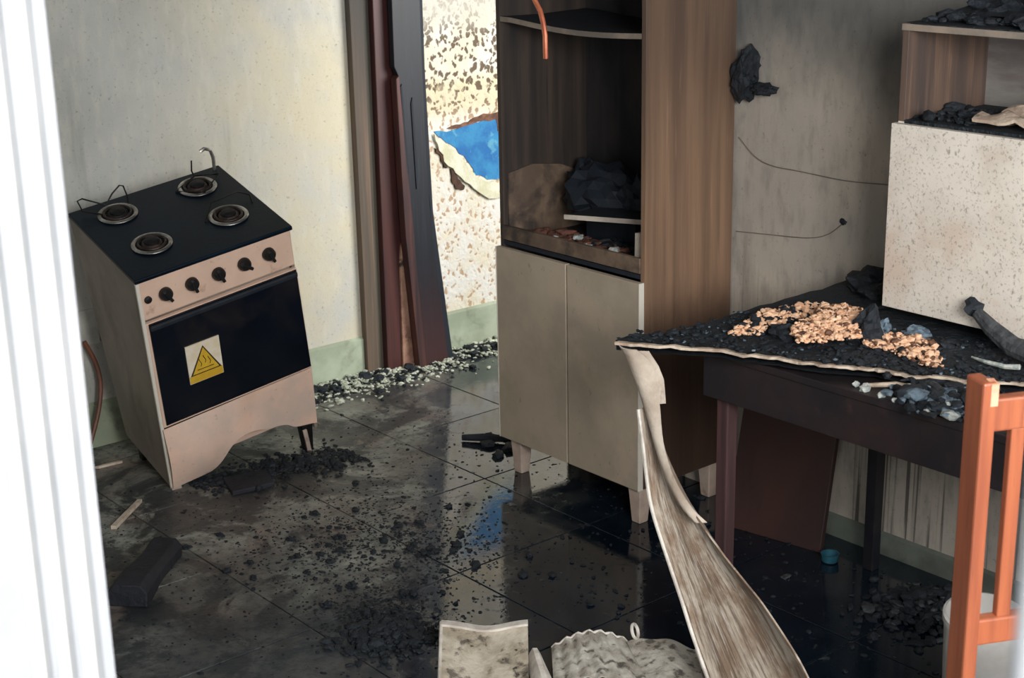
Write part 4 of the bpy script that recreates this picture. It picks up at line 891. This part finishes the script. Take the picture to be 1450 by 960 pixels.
for s in (1,):
    secs = []
    for i in range(7):
        t = i / 6; c_ = c0 + ax * (t - .5) * .30 + Vector((0, 0, .006 * math.sin(t * 5)))
        w_ = .046 + .004 * math.sin(t * 5 + 1); h_ = .027 + .004 * math.cos(t * 6)
        secs.append([c_ + pn * w_ * u + Vector((0, 0, h_ * v)) for u, v in ((-1, -1), (1, -1), (1.05, .3), (.7, 1), (-.6, 1.05), (-1, .4))])
    vs_ = [p for s_ in secs for p in s_]; n = 6
    for p in vs_: p.z = max(p.z, .001)
    fs_ = [(i * n + j, i * n + (j + 1) % n, (i + 1) * n + (j + 1) % n, (i + 1) * n + j) for i in range(6) for j in range(n)] + [tuple(range(n)), tuple(36 + j for j in range(n))]
    b.add(vs_, fs_)
o = b.build('charred_block', M['lump'], origin=(1.585, 3.385, 0), bevel=.003); tag(o, 'long charred black block on the floor in the left foreground', 'charred block')

def mk(name, s, seed, mat, loc, label, cat, group=None, fl_=.7, rot=0):
    o = MB().blob((0, 0, 0), (s * 1.3, s, s * fl_), seed, .5, 2, 2.0, rot=rot).build(name, mat); o.location = (loc[0], loc[1], loc[2] + s * fl_ * .54); return tag(o, label, cat, group)
r_ = random.Random(5)
# charcoal along the pale skirting, under the stove wall
for i in range(34):
    x = r_.uniform(2.62, 3.10); y = 4.355 - abs(r_.gauss(0, .07)) - .02
    mk('charcoal_lump', r_.uniform(.007, .017), i, M['black_char'], (x, y, r_.uniform(.004, .02)), 'small black charcoal lump in the pale debris along the stove wall', 'charcoal', 'charcoal along the stove wall', rot=r_.uniform(0, 3))
def along_wall(x0, x1, depth):
    def f(r):
        d = abs(r.gauss(0, depth)); return (r.uniform(x0, x1), 4.362 - d, max(0, .022 * (1 - d / (2.2 * depth))) * r.random())
    return f
rubble('plaster_crumbs', 1100, along_wall(2.58, 3.30, .075), .0078, M['plaster_crumb'], 'pale plaster crumbs along the foot of the stove wall', 'debris', 81)
rubble('black_cinders', 420, along_wall(2.58, 3.30, .08), .0072, M['black_char'], 'black cinders among the pale crumbs by the stove wall', 'debris', 82)
for i in range(30):
    x = r_.uniform(3.30, 3.75); y = 4.36 - abs(r_.gauss(0, .05)) - .01
    mk('charcoal_lump', r_.uniform(.010, .026), 100 + i, M['black_char'], (x, y, r_.uniform(0, .05) * max(0, (x - 3.35) * 2)), 'black charcoal lump heaped below the blistered wall', 'charcoal', 'charcoal below the blistered wall', rot=r_.uniform(0, 3))
rubble('plaster_crumbs', 700, along_wall(3.25, 3.9, .06), .0085, M['plaster_crumb'], 'pale plaster crumbs below the blistered wall', 'debris', 83)
# black debris below the stove front
for i in range(22):
    x = r_.uniform(2.03, 2.42); y = 3.93 - (x - 2.0) * .25 + r_.gauss(0, .05) - .08
    mk('charcoal_lump', r_.uniform(.008, .022), 200 + i, M['black_char'], (x, y, 0), 'black charcoal lump under the burnt lower edge of the stove', 'charcoal', 'charcoal under the stove', rot=r_.uniform(0, 3))
rubble('stove_cinders', 700, lambda r: (lambda x: (x, 3.86 - (x - 2.0) * .22 + r.gauss(0, .055), r.uniform(0, .006)))(r.uniform(1.98, 2.48)), .0075, M['black_char'], 'black cinders under the burnt edge of the stove', 'debris', 84)
rubble('stove_ash', 60, lambda r: (r.uniform(2.15, 2.40), 3.80 + r.gauss(0, .04), r.uniform(0, .01)), .0065, M['char_grey'], 'grey ash flecks under the burnt edge of the stove', 'ash', 85)
o = MB().hexa([(2.03, 3.72, .001), (2.16, 3.70, .001), (2.19, 3.80, .001), (2.06, 3.83, .001), (2.03, 3.72, .016), (2.16, 3.70, .016), (2.19, 3.80, .02), (2.06, 3.83, .02)]).build('burnt_tile_piece', M['lump'], origin=(2.1, 3.76, 0), bevel=.003); tag(o, 'flat dark burnt piece on the floor below the stove', 'burnt piece')
# open floor
for i in range(70):
    t = r_.random(); x = r_.gauss(2.12, .16); y = r_.gauss(3.12, .22)
    if x < 1.75 or y > 3.65: continue
    mk('charcoal_lump', r_.uniform(.005, .012), 300 + i, M['black_char'], (x, y, 0), 'small black charcoal lump strewn on the open tiled floor', 'charcoal', 'charcoal on the open floor', rot=r_.uniform(0, 3))
def floor_pt(r):
    k_ = r.random()
    if k_ < .45: return (r.gauss(2.15, .17), r.gauss(3.15, .2), 0)
    if k_ < .75: return (r.gauss(1.90, .06), r.gauss(2.78, .08), r.random() * .012)
    return (r.uniform(1.4, 2.9), r.uniform(2.4, 4.1), 0)
rubble('floor_flakes', 4600, floor_pt, .0036, M['black_char'], 'fine black flakes strewn over the tiled floor', 'debris', 86, flat=.35)
rubble('floor_specks', 260, floor_pt, .0036, M['char_grey'], 'grey ash specks strewn over the tiled floor', 'ash', 87, flat=.4)
rubble('cinder_heap', 420, heap_pt(1.86, 2.72, .05, .05, .03), .010, M['black_char'], 'low black cinder heap in the left centre foreground', 'debris', 88)
for i, (x, y, s) in enumerate(((2.92, 3.50, .026), (2.86, 3.46, .02), (2.83, 3.53, .018), (2.96, 3.56, .03), (2.80, 3.44, .016), (2.88, 3.58, .016))):
    mk('charcoal_lump', s, 400 + i, M['black_char'], (x, y, 0), 'black charred lump beside the left leg of the tall cabinet', 'charcoal', 'charred lumps by the cabinet leg', rot=i)
o = MB().tube([(2.80, 3.62, .012), (2.85, 3.56, .016), (2.92, 3.47, .014)], [.010, .014, .009], 8).build('charred_stick', M['black_char'], origin=(2.85, 3.55, 0)); tag(o, 'short charred stick on the floor left of the tall cabinet', 'stick')

# curled laminate sheets at the bottom of the view
def curled(corners, n, m, zf, yawf=None):
    fl_, fr_, nl_, nr_ = [Vector(c) for c in corners]
    return [[fl_.lerp(nl_, i / n).lerp(fr_.lerp(nr_, i / n), j / m) + Vector((0, 0, zf(i / n, j / m))) for j in range(m + 1)] for i in range(n + 1)]
cs = thing('curled_sheet', (1.95, 2.45, 0), 'pale curled laminate sheet with white rim on the floor, left of the two', 'laminate sheet')
zf1 = lambda u, v: .055 * (1 - u) ** 2 + .012 * (2 * v - 1) ** 2 + .003 * math.sin(9 * v + 3 * u) - .012
g_ = curled([(1.925, 2.590, .012), (2.073, 2.455, .012), (1.72, 2.34, .012), (1.87, 2.215, .012)], 14, 14, zf1)
MB().sheet(g_, .004).build('sheet', M['sheet'], cs, smooth=True)
rim_ = [g_[0][j] for j in range(15)]
b = MB().sheet([[p + Vector((0, 0, .003)) + Vector((.003, .003, 0)) for p in rim_], [p + Vector((-.010, -.012, .002)) for p in rim_]], .006)
o = b.build('white_lit_rim', M['sheet_edge'], cs)  # lit far edge of the sheet, laid on as a white strip
b = MB().tube([g_[i][0] + Vector((0, 0, .002)) for i in range(15)], .004, 6); b.build('white_side_rim', M['sheet_edge'], cs)
g2 = curled([(2.010, 2.385, .02), (2.035, 2.36, .02), (1.90, 2.22, .012), (1.95, 2.19, .012)], 6, 5, lambda u, v: .035 * math.sin(math.pi * v) * (1 - .4 * u))
o = MB().sheet(g2, .004).build('curled_fragment', M['sheet_edge'], origin=(1.97, 2.3, 0), smooth=True); tag(o, 'narrow white curled fragment by the right edge of the left laminate sheet', 'fragment')
cs = thing('curled_sheet', (2.12, 2.25, 0), 'grey corrugated arched sheet on the floor beside the veneer strip', 'laminate sheet')
zf2 = lambda u, v: .050 * math.sin(math.pi * (.12 + .76 * v)) * (1 - .25 * u) + .0035 * math.sin(v * 42) - .006
g_ = curled([(2.085, 2.385, .014), (2.235, 2.295, .014), (1.985, 2.265, .014), (2.13, 2.10, .014)], 14, 40, zf2)
MB().sheet(g_, .004).build('sheet', M['sheet_grey'], cs, smooth=True)
b = MB().tube([g_[0][j] + Vector((0, 0, .001)) for j in range(0, 41, 2)], .0035, 6); b.build('pale_rim', M['sheet_edge'], cs)
cs = thing('curled_sheet', (2.25, 2.15, 0), 'flat grey sheet piece overlapping the corrugated one beside the veneer strip', 'laminate sheet')
g_ = curled([(2.225, 2.285, .03), (2.325, 2.165, .022), (2.10, 2.12, .02), (2.215, 2.01, .014)], 10, 14, lambda u, v: .018 * math.sin(math.pi * v) + .003 * math.sin(v * 12 + u * 4))
MB().sheet(g_, .004).build('sheet', M['sheet_grey'], cs, smooth=True)
b = MB().tube([g_[i][14] + Vector((0, 0, .001)) for i in range(11)], .004, 6); b.build('pale_rim', M['sheet_edge'], cs)
b = MB().lathe([(.017 + .003 * math.cos(a), .005 + .004 * math.sin(a)) for a in [2 * math.pi * i / 8 for i in range(9)]], (0, 0, 0), 18, caps=False)
o = b.build('curled_fragment', M['sheet_edge'], smooth=True); o.location = (2.235, 2.275, .058); o.rotation_euler = (1.2, .3, .4); tag(o, 'small white curled ring on the rim of the grey sheets', 'fragment')

for o in bpy.data.objects:
    if 'world_parts' in o: del o['world_parts']
bpy.context.view_layer.update()
